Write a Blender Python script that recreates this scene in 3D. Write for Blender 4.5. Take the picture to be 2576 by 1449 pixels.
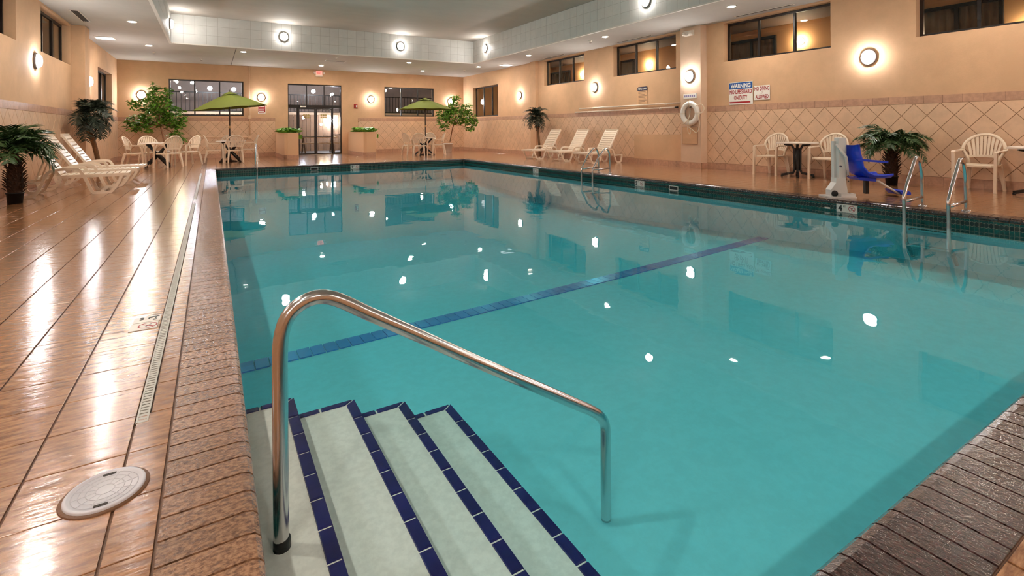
import bpy, math, random
from mathutils import Vector, Matrix
random.seed(7)
R = math.radians
sc = bpy.context.scene
col = sc.collection
for o in list(bpy.data.objects):
    bpy.data.objects.remove(o, do_unlink=True)

# ------------------------------------------------------------------ camera
S = 1.06
F_PX, CX, CY = 1256.24, 1288.0, 324.2
YAW, ROLL = 0.5423, -0.0075
CAM = Vector((-0.1095, 0.0, 1.06))
_f = Vector((math.sin(YAW), math.cos(YAW), 0)); _r0 = Vector((math.cos(YAW), -math.sin(YAW), 0)); _u0 = Vector((0, 0, 1))
_r = _r0*math.cos(ROLL) + _u0*math.sin(ROLL); _u = -_r0*math.sin(ROLL) + _u0*math.cos(ROLL)
cd = bpy.data.cameras.new('camera'); cam = bpy.data.objects.new('camera', cd); col.objects.link(cam)
m3 = Matrix((_r, _u, -_f)).transposed()
cam.matrix_world = Matrix.Translation(CAM) @ m3.to_4x4()
cd.sensor_width = 36; cd.lens = F_PX/2576*36; cd.shift_y = -(724.5-CY)/2576; cd.clip_start = 0.02; cd.clip_end = 200
sc.camera = cam
# ------------------------------------------------------------------ world, exposure
w = bpy.data.worlds.new('night'); sc.world = w; w.use_nodes = True
w.node_tree.nodes['Background'].inputs[0].default_value = (0.010, 0.014, 0.03, 1)
w.node_tree.nodes['Background'].inputs[1].default_value = 1.0
vs = sc.view_settings; vs.view_transform = 'Standard'; vs.look = 'None'; vs.gamma = 1; vs.use_curve_mapping = False
vs.exposure = 0.32
cy = sc.cycles; cy.max_bounces = 5; cy.diffuse_bounces = 3; cy.glossy_bounces = 3; cy.transmission_bounces = 2; cy.transparent_max_bounces = 10; cy.volume_bounces = 0
cy.use_light_tree = False; cy.caustics_reflective = False; cy.caustics_refractive = False; cy.sample_clamp_indirect = 6.0; cy.use_adaptive_sampling = True; cy.adaptive_threshold = 0.06; cy.adaptive_min_samples = 12
SCONCE_E, DOWN_E = 145.0, 620.0
SCONCE_C, DOWN_C = (1.0, 0.98, 0.97), (1.0, 0.91, 0.78)

# ------------------------------------------------------------------ pixel helpers (photo pixel -> point on a plane of the place)
def ray(x, y): return _f + _r*((x-CX)/F_PX) - _u*((y-CY)/F_PX)
def P(x, y, ax, v):
    d = ray(x, y); t = (v-CAM[ax])/d[ax]; return CAM + d*t
def proj(p):
    d = Vector(p)-CAM; z = d.dot(_f)
    if z < 0.05: return None
    return (CX+F_PX*d.dot(_r)/z, CY-F_PX*d.dot(_u)/z, z)
def seen(p, area):
    q = proj(p)
    if q is None: return 0
    k = 1.0 if (-60 < q[0] < 2640 and -60 < q[1] < 1510) else 0.02
    return k*area/(q[2]**2)

# ------------------------------------------------------------------ room numbers (metres)
XL, XR, YF, YN, ZC = -3.047, 10.919, 23.087, -5.0, 3.708
ZB, ZB0, ZBASE = 1.604, 1.464, 0.15
PX1, PY0, PY1 = 7.64, 0.664, 16.215       # pool 0..PX1, PY0..PY1
ZW = -0.172                                # water level
CW, CP = 0.235, 0.0915                     # coping width, brick pitch
CF = (-1.122, 8.969, -1.2, 18.06, 4.59)    # coffer x0,x1,y0,y1,top

# ------------------------------------------------------------------ materials
def nodes(name):
    m = bpy.data.materials.new(name); m.use_nodes = True
    nt = m.node_tree; return m, nt, nt.nodes['Principled BSDF']
def lin(c):
    return tuple(((v/255)/12.92 if v/255 <= 0.04045 else ((v/255+0.055)/1.055)**2.4) for v in c)+(1,)
MATS = {}
def mat(name, rgb, rough=0.5, metal=0.0, var=0.0, scale=8.0, bump=0.0, bscale=60.0, stretch=(1, 1, 1), obj_var=0.0, spec=0.5, coat=0.0, dark=None, bdist=0.01, bdet=4):
    """procedural surface: colour varied by noise (world space) and per object, noise relief"""
    m, nt, b = nodes(name); L = nt.links.new
    c = lin(rgb); b.inputs['Base Color'].default_value = c
    b.inputs['Roughness'].default_value = rough; b.inputs['Metallic'].default_value = metal
    b.inputs['Specular IOR Level'].default_value = spec
    if coat: b.inputs['Coat Weight'].default_value = coat; b.inputs['Coat Roughness'].default_value = 0.08
    geo = nt.nodes.new('ShaderNodeNewGeometry'); mp = nt.nodes.new('ShaderNodeMapping'); mp.inputs['Scale'].default_value = stretch
    L(geo.outputs['Position'], mp.inputs['Vector'])
    src = None
    if var > 0 or dark:
        n = nt.nodes.new('ShaderNodeTexNoise'); n.inputs['Scale'].default_value = scale; n.inputs['Detail'].default_value = 5; n.inputs['Roughness'].default_value = 0.65
        L(mp.outputs[0], n.inputs['Vector'])
        rp = nt.nodes.new('ShaderNodeValToRGB'); rp.color_ramp.elements[0].position = 0.40; rp.color_ramp.elements[1].position = 0.60
        d = lin(dark) if dark else tuple(v*(1-var) for v in c[:3])+(1,)
        rp.color_ramp.elements[0].color = d; rp.color_ramp.elements[1].color = c
        L(n.outputs['Fac'], rp.inputs['Fac']); src = rp.outputs['Color']
    if obj_var > 0:
        oi = nt.nodes.new('ShaderNodeObjectInfo'); mr = nt.nodes.new('ShaderNodeMapRange')
        mr.inputs['To Min'].default_value = 1-obj_var; mr.inputs['To Max'].default_value = 1+obj_var*0.5
        L(oi.outputs['Random'], mr.inputs['Value'])
        mx = nt.nodes.new('ShaderNodeVectorMath'); mx.operation = 'SCALE'
        if src: L(src, mx.inputs[0])
        else: mx.inputs[0].default_value = c[:3]
        L(mr.outputs[0], mx.inputs['Scale']); src = mx.outputs[0]
    if src: L(src, b.inputs['Base Color'])
    if bump > 0:
        n2 = nt.nodes.new('ShaderNodeTexNoise'); n2.inputs['Scale'].default_value = bscale; n2.inputs['Detail'].default_value = bdet; n2.inputs['Roughness'].default_value = 0.62
        L(mp.outputs[0], n2.inputs['Vector'])
        bp = nt.nodes.new('ShaderNodeBump'); bp.inputs['Strength'].default_value = bump; bp.inputs['Distance'].default_value = bdist
        L(n2.outputs['Fac'], bp.inputs['Height']); L(bp.outputs[0], b.inputs['Normal']); L(bp.outputs[0], b.inputs['Coat Normal'])
    MATS[name] = m; return m
def emit(name, rgb, e):
    m, nt, b = nodes(name); b.inputs['Base Color'].default_value = (0.8, 0.8, 0.8, 1)
    b.inputs['Emission Color'].default_value = (*rgb, 1); b.inputs['Emission Strength'].default_value = e
    MATS[name] = m; return m
mat('stucco', (224, 182, 144), 0.85, var=0.10, scale=1.3, bump=0.25, bscale=70)
mat('stucco_column', (226, 194, 166), 0.85, var=0.08, scale=1.3, bump=0.25, bscale=70)
mat('soffit', (196, 190, 182), 0.9, var=0.05, scale=2, bump=0.15, bscale=50)
mat('coffer_paint', (196, 188, 178), 0.8, var=0.06, scale=0.7, bump=0.2, bscale=25, stretch=(1, 3, 1))
mat('coffer_tile', (226, 224, 218), 0.45, var=0.04, scale=5, bump=0.1, bscale=60, obj_var=0.03)
mat('coffer_grout', (178, 172, 162), 0.9)
mat('white_trim', (236, 230, 220), 0.5)
mat('wall_tile', (234, 196, 162), 0.32, var=0.10, scale=5, obj_var=0.05, bump=0.06, bscale=40)
mat('border_tile', (206, 160, 132), 0.38, var=0.16, scale=14, obj_var=0.08, bump=0.08, bscale=60)
mat('grout', (162, 122, 92), 0.9)
mat('deck_tile', (194, 140, 96), 0.2, dark=(138, 92, 60), scale=46, stretch=(0.22, 1.0, 1), obj_var=0.05, bump=0.30, bscale=26, bdet=6, bdist=0.006, coat=0.8)
mat('deck_grout', (120, 84, 58), 0.5, bump=0.3, bscale=80)
mat('coping_brick', (184, 138, 104), 0.22, dark=(112, 78, 58), scale=95, stretch=(0.6, 1, 1), obj_var=0.18, bump=0.40, bscale=90, bdist=0.005, coat=0.6)
mat('coping_dark', (88, 64, 60), 0.18, dark=(46, 30, 29), scale=95, stretch=(1, 0.6, 1), obj_var=0.15, bump=0.40, bscale=90, bdist=0.005, coat=0.9)
mat('coping_joint', (110, 84, 62), 0.7)
mat('plaster', (146, 228, 238), 0.7, var=0.06, scale=14, bump=0.05, bscale=120)
mat('plaster_step', (236, 238, 232), 0.7, var=0.10, scale=30, bump=0.06, bscale=160)
mat('nose_tile', (34, 36, 110), 0.18, var=0.25, scale=12, obj_var=0.15)
mat('nose_grout', (240, 238, 230), 0.6)
mat('lane_tile', (50, 140, 214), 0.25, obj_var=0.12)
mat('band_green', (22, 92, 88), 0.15, obj_var=0.2, var=0.25, scale=20)
mat('band_dark', (44, 62, 60), 0.15, obj_var=0.25, var=0.3, scale=20)
mat('band_grout', (206, 200, 180), 0.7)
mat('marker_white', (226, 218, 210), 0.3)
mat('black_print', (14, 12, 14), 0.4)
mat('red_print', (170, 20, 24), 0.45)
mat('blue_print', (24, 84, 160), 0.45)
mat('white_print', (244, 240, 232), 0.5)
mat('grey_print', (150, 116, 92), 0.6)
mat('purple_print', (150, 140, 180), 0.6)
mat('rules_face', (232, 186, 142), 0.6)
mat('navy_print', (30, 28, 70), 0.5)
mat('steel', (212, 212, 212), 0.2, metal=1.0, bump=0.02, bscale=300)
mat('steel_dark', (120, 116, 110), 0.35, metal=1.0)
mat('drain_plastic', (196, 192, 184), 0.35)
mat('lid_plastic', (222, 220, 228), 0.3)
mat('slot_dark', (60, 56, 54), 0.7)
mat('chair_plastic', (244, 222, 196), 0.32, spec=0.5)
mat('lounger_plastic', (248, 228, 204), 0.32)
mat('table_top', (238, 222, 206), 0.35)
mat('table_leg', (32, 27, 25), 0.35)
mat('umbrella_green', (100, 108, 32), 0.8, bump=0.1, bscale=200)
mat('umbrella_pole', (52, 34, 24), 0.4)
mat('wood_peg', (196, 150, 96), 0.5)
mat('frame_bronze', (34, 25, 20), 0.35)
mat('planter_stucco', (232, 190, 150), 0.85, bump=0.2, bscale=70)
mat('pot_black', (12, 12, 13), 0.5)
mat('pot_white', (226, 214, 202), 0.5)
mat('soil', (40, 28, 20), 0.9)
mat('palm_leaf', (66, 98, 50), 0.45, var=0.35, scale=9, obj_var=0.2)
mat('palm_leaf_dark', (50, 62, 44), 0.5, var=0.3, scale=9, obj_var=0.25)
mat('palm_trunk', (74, 48, 30), 0.85, var=0.4, scale=40, bump=0.6, bscale=60)
mat('palm_trunk_tan', (140, 104, 72), 0.85, var=0.3, scale=50, bump=0.6, bscale=80)
mat('ficus_leaf', (112, 166, 48), 0.35, var=0.55, scale=9)
mat('ficus_bark', (150, 104, 72), 0.8, var=0.2, scale=30)
mat('planter_leaf', (120, 190, 60), 0.4, var=0.3, scale=9)
mat('lift_white', (236, 232, 228), 0.3)
mat('lift_blue', (24, 66, 214), 0.3)
mat('rubber_black', (16, 15, 15), 0.5)
mat('ring_white', (244, 238, 230), 0.45)
mat('rope', (238, 222, 196), 0.7)
mat('pole_white', (242, 224, 204), 0.4)
mat('conduit', (236, 200, 164), 0.6)
mat('alarm_red', (170, 28, 24), 0.4)
mat('fixture_white', (236, 226, 212), 0.45)
mat('ring_grey', (140, 132, 128), 0.4)
mat('vent_dark', (78, 68, 62), 0.6)
mat('curtain', (122, 104, 84), 0.85, var=0.1, scale=3)
mat('corridor_wall', (228, 178, 124), 0.85)
mat('corridor_ceiling', (96, 74, 58), 0.8)
mat('patio_ground', (52, 46, 44), 0.6)
mat('fence_board', (122, 92, 70), 0.7, var=0.2, scale=6, obj_var=0.2)
mat('railing_black', (22, 18, 16), 0.5)
mat('patio_wall', (176, 158, 150), 0.85, var=0.1, scale=2)
mat('curb_pale', (222, 190, 160), 0.7)
mat('decal_gold', (150, 130, 60), 0.5)
mat('exit_face', (255, 120, 100), 0.5)
emit('sconce_glow', SCONCE_C, SCONCE_E)
emit('coffer_glow', (1.0, 0.95, 0.9), SCONCE_E*0.5)
emit('down_glow', DOWN_C, DOWN_E)
emit('corridor_glow', (1.0, 0.80, 0.54), 190)
emit('patio_glow', (0.82, 0.88, 1.0), 360)
emit('patio_warm', (1.0, 0.80, 0.56), 230)
emit('exit_glow', (1.0, 0.10, 0.07), 1.3)
emit('panel_glow', (0.85, 0.95, 1.0), 1.4)
def clear_mat(name, tint, ior, rough, bump=None):
    m = bpy.data.materials.new(name); m.use_nodes = True; nt = m.node_tree; nt.nodes.clear(); L = nt.links.new
    out = nt.nodes.new('ShaderNodeOutputMaterial'); mix = nt.nodes.new('ShaderNodeMixShader'); tr = nt.nodes.new('ShaderNodeBsdfTransparent')
    gl = nt.nodes.new('ShaderNodeBsdfGlossy'); g0 = nt.nodes.new('ShaderNodeNewGeometry'); f0 = ((ior-1)/(ior+1))**2
    def mth(op, a, b=None):
        n = nt.nodes.new('ShaderNodeMath'); n.operation = op
        for i, v in enumerate((a, b)):
            if v is None: continue
            if isinstance(v, (int, float)): n.inputs[i].default_value = v
            else: L(v, n.inputs[i])
        return n.outputs[0]
    dt = nt.nodes.new('ShaderNodeVectorMath'); dt.operation = 'DOT_PRODUCT'; L(g0.outputs['Incoming'], dt.inputs[0]); L(g0.outputs['Normal'], dt.inputs[1])
    fr = mth('ADD', mth('MULTIPLY', mth('POWER', mth('SUBTRACT', 1.0, mth('ABSOLUTE', dt.outputs['Value'])), 5.0), 1-f0), f0)
    tr.inputs[0].default_value = (*tint, 1); gl.inputs['Roughness'].default_value = rough
    L(fr, mix.inputs[0]); L(tr.outputs[0], mix.inputs[1]); L(gl.outputs[0], mix.inputs[2]); L(mix.outputs[0], out.inputs['Surface'])
    if bump:
        geo = nt.nodes.new('ShaderNodeNewGeometry'); hs = None
        for sc_, amp in bump:
            n = nt.nodes.new('ShaderNodeTexNoise'); n.inputs['Scale'].default_value = sc_; n.inputs['Detail'].default_value = 1.5
            L(geo.outputs['Position'], n.inputs['Vector'])
            mu = nt.nodes.new('ShaderNodeMath'); mu.operation = 'MULTIPLY'; mu.inputs[1].default_value = amp; L(n.outputs['Fac'], mu.inputs[0])
            if hs is None: hs = mu.outputs[0]
            else:
                ad = nt.nodes.new('ShaderNodeMath'); ad.operation = 'ADD'; L(hs, ad.inputs[0]); L(mu.outputs[0], ad.inputs[1]); hs = ad.outputs[0]
        bp = nt.nodes.new('ShaderNodeBump'); bp.inputs['Strength'].default_value = 1.0; bp.inputs['Distance'].default_value = 1.0
        L(hs, bp.inputs['Height']); L(bp.outputs[0], gl.inputs['Normal']); L(bp.outputs[0], dt.inputs[1])
    MATS[name] = m; return m, nt, out
clear_mat('glass', (0.93, 0.94, 0.93), 1.45, 0.01)
wm, wnt, wout = clear_mat('water', (1, 1, 1), 1.33, 0.012, bump=[(0.9, 0.0042), (5.0, 0.0007)])
va = wnt.nodes.new('ShaderNodeVolumeAbsorption'); va.inputs['Color'].default_value = (0.10, 0.85, 0.91, 1); va.inputs['Density'].default_value = 0.56
wnt.links.new(va.outputs[0], wout.inputs['Volume'])

# ------------------------------------------------------------------ mesh builder
class MB:
    def __init__(s): s.v = []; s.f = []; s.sm = []
    def add(s, vs, fs, smooth=False):
        n = len(s.v); s.v += [tuple(v) for v in vs]; s.f += [tuple(i+n for i in f) for f in fs]; s.sm += [smooth]*len(fs); return s
    def box(s, a, b):
        x0, y0, z0 = a; x1, y1, z1 = b
        return s.add([(x0, y0, z0), (x1, y0, z0), (x1, y1, z0), (x0, y1, z0), (x0, y0, z1), (x1, y0, z1), (x1, y1, z1), (x0, y1, z1)],
                     [(3, 2, 1, 0), (4, 5, 6, 7), (0, 1, 5, 4), (1, 2, 6, 5), (2, 3, 7, 6), (3, 0, 4, 7)])
    def prism(s, poly, z0, z1, ax='z', bevel=0.0):
        """extrude a 2-D polygon (counter-clockwise) along an axis; bevel insets the far face"""
        n = len(poly); cx = sum(p[0] for p in poly)/n; cy = sum(p[1] for p in poly)/n
        def pt(p, h):
            return {'z': (p[0], p[1], h), 'y': (p[0], h, p[1]), 'x': (h, p[0], p[1])}[ax]
        lo = [pt(p, z0) for p in poly]; top = []
        for p in poly:
            d = math.hypot(p[0]-cx, p[1]-cy) or 1; k = max(0, 1-bevel*1.4/d); top.append((cx+(p[0]-cx)*k, cy+(p[1]-cy)*k))
        vs = lo
        rings = 1
        if bevel > 0:
            zb = z1-bevel if z1 > z0 else z1+bevel
            vs = vs+[pt(p, zb) for p in poly]; rings = 2
        vs = vs+[pt(p, z1) for p in top]
        fs = [tuple(range(n-1, -1, -1)), tuple(range(rings*n, rings*n+n))]
        for r_ in range(rings):
            for i in range(n):
                j = (i+1) % n; fs.append((r_*n+i, r_*n+j, (r_+1)*n+j, (r_+1)*n+i))
        return s.add(vs, fs)
    def sweep(s, path, sec, up=(0, 0, 1), smooth=True, closed=False, scales=None, caps=True):
        path = [Vector(p) for p in path]; n = len(path); k = len(sec); vs = []
        up = Vector(up); prev = None
        for i, p in enumerate(path):
            a = path[(i-1) % n] if (i > 0 or closed) else p; b = path[(i+1) % n] if (i < n-1 or closed) else p
            t = (b-a).normalized(); u = up
            if abs(t.dot(u)) > 0.98 and prev is not None: sd = prev
            else:
                if abs(t.dot(u)) > 0.98: u = Vector((1, 0, 0)) if abs(t.x) < 0.9 else Vector((0, 1, 0))
                sd = t.cross(u).normalized()
                if prev is not None and sd.dot(prev) < 0: sd = -sd
            prev = sd; nn = sd.cross(t).normalized(); q = scales[i] if scales else 1
            for (x, y) in sec: vs.append(p+sd*(x*q)+nn*(y*q))
        fs = []
        for i in range(n if closed else n-1):
            j = (i+1) % n
            for a in range(k):
                b = (a+1) % k; fs.append((i*k+a, i*k+b, j*k+b, j*k+a))
        if not closed and caps: fs += [tuple(range(k-1, -1, -1)), tuple((n-1)*k+a for a in range(k))]
        return s.add(vs, fs, smooth)
    def tube(s, path, r, seg=10, **kw):
        return s.sweep(path, [(r*math.cos(2*math.pi*i/seg), r*math.sin(2*math.pi*i/seg)) for i in range(seg)], **kw)
    def bar(s, path, w, h, **kw):
        kw.setdefault('smooth', False)
        return s.sweep(path, [(-w/2, -h/2), (w/2, -h/2), (w/2, h/2), (-w/2, h/2)], **kw)
    def lathe(s, prof, seg=24, c=(0, 0, 0), smooth=True):
        vs = []; n = len(prof)
        for i in range(seg):
            a = 2*math.pi*i/seg
            for (r, z) in prof: vs.append((c[0]+r*math.cos(a), c[1]+r*math.sin(a), c[2]+z))
        fs = []
        for i in range(seg):
            j = (i+1) % seg
            for k in range(n-1): fs.append((i*n+k, j*n+k, j*n+k+1, i*n+k+1))
        return s.add(vs, fs, smooth)
    def mesh(s, name):
        me = bpy.data.meshes.new(name); me.from_pydata(s.v, [], s.f); me.update()
        me.polygons.foreach_set('use_smooth', s.sm); return me
    def build(s, name, m, parent=None): return link(name, s.mesh(name), m, parent)
def link(name, me, m, parent=None, loc=None, mw=None):
    o = bpy.data.objects.new(name, me); col.objects.link(o)
    if m is not None and not me.materials: me.materials.append(MATS[m])
    if parent: o.parent = parent
    if loc is not None: o.location = loc
    if mw is not None: o.matrix_local = mw
    return o
def tag(o, label=None, cat=None, group=None, kind=None):
    if label: o['label'] = label
    if cat: o['category'] = cat
    if group: o['group'] = group
    if kind: o['kind'] = kind
    return o
def thing(name, label, cat, loc=(0, 0, 0), rz=0, group=None, mw=None):
    o = bpy.data.objects.new(name, None); col.objects.link(o); o.empty_display_size = 0.1
    o.location = loc; o.rotation_euler = (0, 0, rz)
    if mw is not None: o.matrix_world = mw
    return tag(o, label, cat, group)
def struct(name, mb, m, label=None, parent=None):
    o = mb.build(name, m, parent)
    if not parent: tag(o, label, None, None, 'structure')
    return o
def kids(o): return [c for c in bpy.data.objects if c.parent == o]
def dup(root, tree, loc, rz, label, group=None):
    """copy a thing with its parts and sub-parts; tree = [(part, [sub-parts])]"""
    r_ = root.copy(); col.objects.link(r_); r_.location = loc; r_.rotation_euler = (0, 0, rz); tag(r_, label, None, group)
    for ch, subs in tree:
        c = ch.copy(); col.objects.link(c); c.parent = r_
        for g in subs:
            d = g.copy(); col.objects.link(d); d.parent = c
    return r_
def tree_of(root): return [(c, kids(c)) for c in kids(root)]
def wallframe(p, side):
    """local x along the wall (left to right as one faces it), y up, z out of the wall"""
    u, n = {'right': (Vector((0, -1, 0)), Vector((-1, 0, 0))), 'far': (Vector((1, 0, 0)), Vector((0, -1, 0))), 'left': (Vector((0, 1, 0)), Vector((1, 0, 0)))}[side]
    M = Matrix((u, Vector((0, 0, 1)), n)).transposed().to_4x4(); return Matrix.Translation(Vector(p)) @ M
def text_mesh(txt, w, h, depth=0.002, bold=0.0):
    cu = bpy.data.curves.new('txt', 'FONT'); cu.body = txt; cu.size = 1; cu.extrude = 0.01; cu.offset = bold; cu.resolution_u = 3
    o = bpy.data.objects.new('txt', cu); col.objects.link(o)
    dg = bpy.context.evaluated_depsgraph_get(); me = bpy.data.meshes.new_from_object(o.evaluated_get(dg))
    bpy.data.objects.remove(o); bpy.data.curves.remove(cu)
    xs = [v.co.x for v in me.vertices]; ys = [v.co.y for v in me.vertices]
    x0, x1, y0, y1 = min(xs), max(xs), min(ys), max(ys)
    for v in me.vertices:
        v.co.x = ((v.co.x-x0)/(x1-x0)-0.5)*w; v.co.y = ((v.co.y-y0)/(y1-y0)-0.5)*h; v.co.z = (v.co.z+0.01)/0.02*depth
    me.materials.clear(); return me
def put_text(parent, txt, cx, cy, w, h, m, z=0.006, bold=0.0, name='lettering'):
    return link(name, text_mesh(txt, w, h, bold=bold), m, parent, loc=(cx, cy, z))
def clip_rect(poly, x0, x1, y0, y1):
    for ax, v, keep in ((0, x0, 1), (0, x1, -1), (1, y0, 1), (1, y1, -1)):
        out = []
        for i in range(len(poly)):
            a, b = poly[i], poly[(i+1) % len(poly)]; da, db = (a[ax]-v)*keep, (b[ax]-v)*keep
            if da >= 0: out.append(a)
            if (da >= 0) != (db >= 0):
                t = da/(da-db); out.append((a[0]+(b[0]-a[0])*t, a[1]+(b[1]-a[1])*t))
        poly = out
        if len(poly) < 3: return []
    q = [poly[0]]
    for p in poly[1:]:
        if math.hypot(p[0]-q[-1][0], p[1]-q[-1][1]) > 1e-4: q.append(p)
    if len(q) > 2 and math.hypot(q[0][0]-q[-1][0], q[0][1]-q[-1][1]) < 1e-4: q.pop()
    return q if len(q) > 2 else []
def parea(p): return abs(sum(p[i][0]*p[(i+1) % len(p)][1]-p[(i+1) % len(p)][0]*p[i][1] for i in range(len(p))))/2
def pieces(parent, items, name, m, limit=300):
    """items: (score, builder(MB), shared-mesh key or None, location). The best-seen `limit` become parts, the rest one stuff part"""
    items.sort(key=lambda t: -t[0]); cache = {}
    for sco, fn, key, loc in items[:limit]:
        if key is not None and key in cache: me = cache[key]
        else:
            mb = MB(); fn(mb, (0, 0, 0)); me = mb.mesh(name); me.materials.append(MATS[m])
            if key is not None: cache[key] = me
        o = bpy.data.objects.new(name, me); col.objects.link(o); o.parent = parent; o.location = loc
    rest = items[limit:]
    if rest:
        mb = MB()
        for sco, fn, key, loc in rest: fn(mb, loc)
        tag(mb.build(name+'s_beyond', m, parent), kind='stuff')

# ================================================================== SHELL
def openings_wall(axis, const, thick, u0, u1, z0, z1, holes):
    """slab of wall with rectangular openings. axis 'x': plane x=const running in y; 'y': plane y=const running in x"""
    us = sorted({u0, u1, *[h[0] for h in holes], *[h[1] for h in holes]}); zs = sorted({z0, z1, *[h[2] for h in holes], *[h[3] for h in holes]})
    mb = MB()
    for a, b in zip(us, us[1:]):
        run = None
        for c, d in zip(zs, zs[1:]):
            inside = any(h[0] <= (a+b)/2 <= h[1] and h[2] <= (c+d)/2 <= h[3] for h in holes)
            if inside: continue
            if axis == 'x': mb.box((min(const, const+thick), a, c), (max(const, const+thick), b, d))
            else: mb.box((a, min(const, const+thick), c), (b, max(const, const+thick), d))
    return mb
T = 0.30
ZT = 4.9
WTOP = 3.66
RWIN = [(19.503, 21.989, 1.656, 3.07), (13.458, 15.887, 2.705, WTOP), (9.485, 11.992, 2.70, WTOP), (5.458, 7.985, 2.70, WTOP), (1.5, 3.994, 2.68, WTOP), (-2.5, 0.0, 2.68, WTOP)]
LWIN = [(9.55, 12.054, 2.69, WTOP), (13.556, 16.056, 2.70, WTOP), (19.49, 21.963, 1.66, 3.05)]
FWIN = [(-1.488, 1.032, 1.664, 3.073), (6.849, 9.319, 1.69, 3.075)]
DOOR = (2.695, 4.90, 0.0, 3.06)
wall_right = struct('wall_right', openings_wall('x', XR, T, YN-T, YF+T, -0.2, ZT, RWIN), 'stucco', 'beige stucco side wall with high windows right of the pool')
wall_left = struct('wall_left', openings_wall('x', XL, -T, YN-T, YF+T, -0.2, ZT, LWIN), 'stucco', 'beige stucco side wall left of the pool deck')
wall_far = struct('wall_far', openings_wall('y', YF, T, XL, XR, -0.2, ZT, FWIN+[DOOR]), 'stucco', 'beige stucco end wall with the glass entrance doors')
wall_near = struct('wall_near', MB().box((XL, YN-T, -0.2), (XR, YN, ZT)), 'stucco', 'beige stucco end wall behind the viewer')
# ceiling: soffit ring, coffer sides, coffer top
c0, c1, cy0, cy1, ct = CF
mb = MB()
mb.box((XL, YN, ZC), (c0-0.05, YF, ZC+0.12)); mb.box((c1+0.05, YN, ZC), (XR, YF, ZC+0.12))
mb.box((c0-0.05, YN, ZC), (c1+0.05, cy0-0.05, ZC+0.12)); mb.box((c0-0.05, cy1+0.05, ZC), (c1+0.05, YF, ZC+0.12))
ceiling = struct('ceiling', mb, 'soffit', 'grey painted soffit around a raised white ceiling recess')
MB().box((c0-0.1, cy0-0.1, ct), (c1+0.1, cy1+0.1, ct+0.1)).build('recess_ceiling', 'coffer_paint', ceiling)
mb = MB()
for z0_, z1_ in ((ZC-0.012, ZC+0.022),):
    mb.box((c0-0.05, cy0-0.05, z0_), (c0+0.012, cy1+0.05, z1_)); mb.box((c1-0.012, cy0-0.05, z0_), (c1+0.05, cy1+0.05, z1_))
    mb.box((c0+0.012, cy1-0.012, z0_), (c1-0.012, cy1+0.05, z1_)); mb.box((c0+0.012, cy0-0.05, z0_), (c1-0.012, cy0+0.012, z1_))
mb.build('edge_bead', 'white_trim', ceiling)
for side in ('far', 'right', 'left', 'near'):
    mb = MB()
    if side == 'far': mb.box((c0-0.05, cy1, ZC), (c1+0.05, cy1+0.05, ct))
    if side == 'near': mb.box((c0-0.05, cy0-0.05, ZC), (c1+0.05, cy0, ct))
    if side == 'right': mb.box((c1, cy0, ZC), (c1+0.05, cy1, ct))
    if side == 'left': mb.box((c0-0.05, cy0, ZC), (c0, cy1, ct))
    face = mb.build('recess_side', 'coffer_grout', ceiling)
    if side == 'near': continue
    h = (ct-ZC-0.02)/3; pw = 0.303; g = 0.003; items = []
    L = (c1-c0) if side == 'far' else (cy1-cy0); n = int(L/pw)+1
    for i in range(n):
        for k in range(3):
            a0 = i*pw+g; a1 = min((i+1)*pw-g, L-g)
            if a1-a0 < 0.02: continue
            z = ZC+0.02+k*h
            def fn(mb, o, a=a1-a0, side=side, h=h):
                x, y, z = o
                if side == 'far': mb.box((x, y-0.004, z+g), (x+a, y+0.002, z+h-g))
                elif side == 'right': mb.box((x-0.004, y-a, z+g), (x+0.002, y, z+h-g))
                else: mb.box((x-0.002, y-a, z+g), (x+0.004, y, z+h-g))
            loc = (c0+a0, cy1, z) if side == 'far' else ((c1 if side == 'right' else c0), cy1-a0, z)
            items.append((seen(loc, 1), fn, (side, round(a1-a0, 3)), loc))
    pieces(face, items, 'tile', 'coffer_tile', 210)
# columns and low block on the right wall, pilaster on the left
struct('trim_1', MB().box((10.682, 8.489, 0), (XR, 9.132, ZC)), 'stucco_column', 'broad beige stucco column carrying the life ring')
struct('trim_2', MB().box((10.787, 16.286, 0), (XR, 16.656, ZC)), 'stucco', 'slim beige stucco pilaster beside the far palm')
struct('trim_3', MB().box((XL, 16.15, 0), (-2.79, 16.70, ZC)), 'stucco', 'beige stucco pilaster on the left wall behind the leaning palm')
struct('trim_4', MB().box((10.80, 9.132, 0), (XR, 10.98, 0.87)), 'stucco', 'low beige stucco block between loungers and column')

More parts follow.
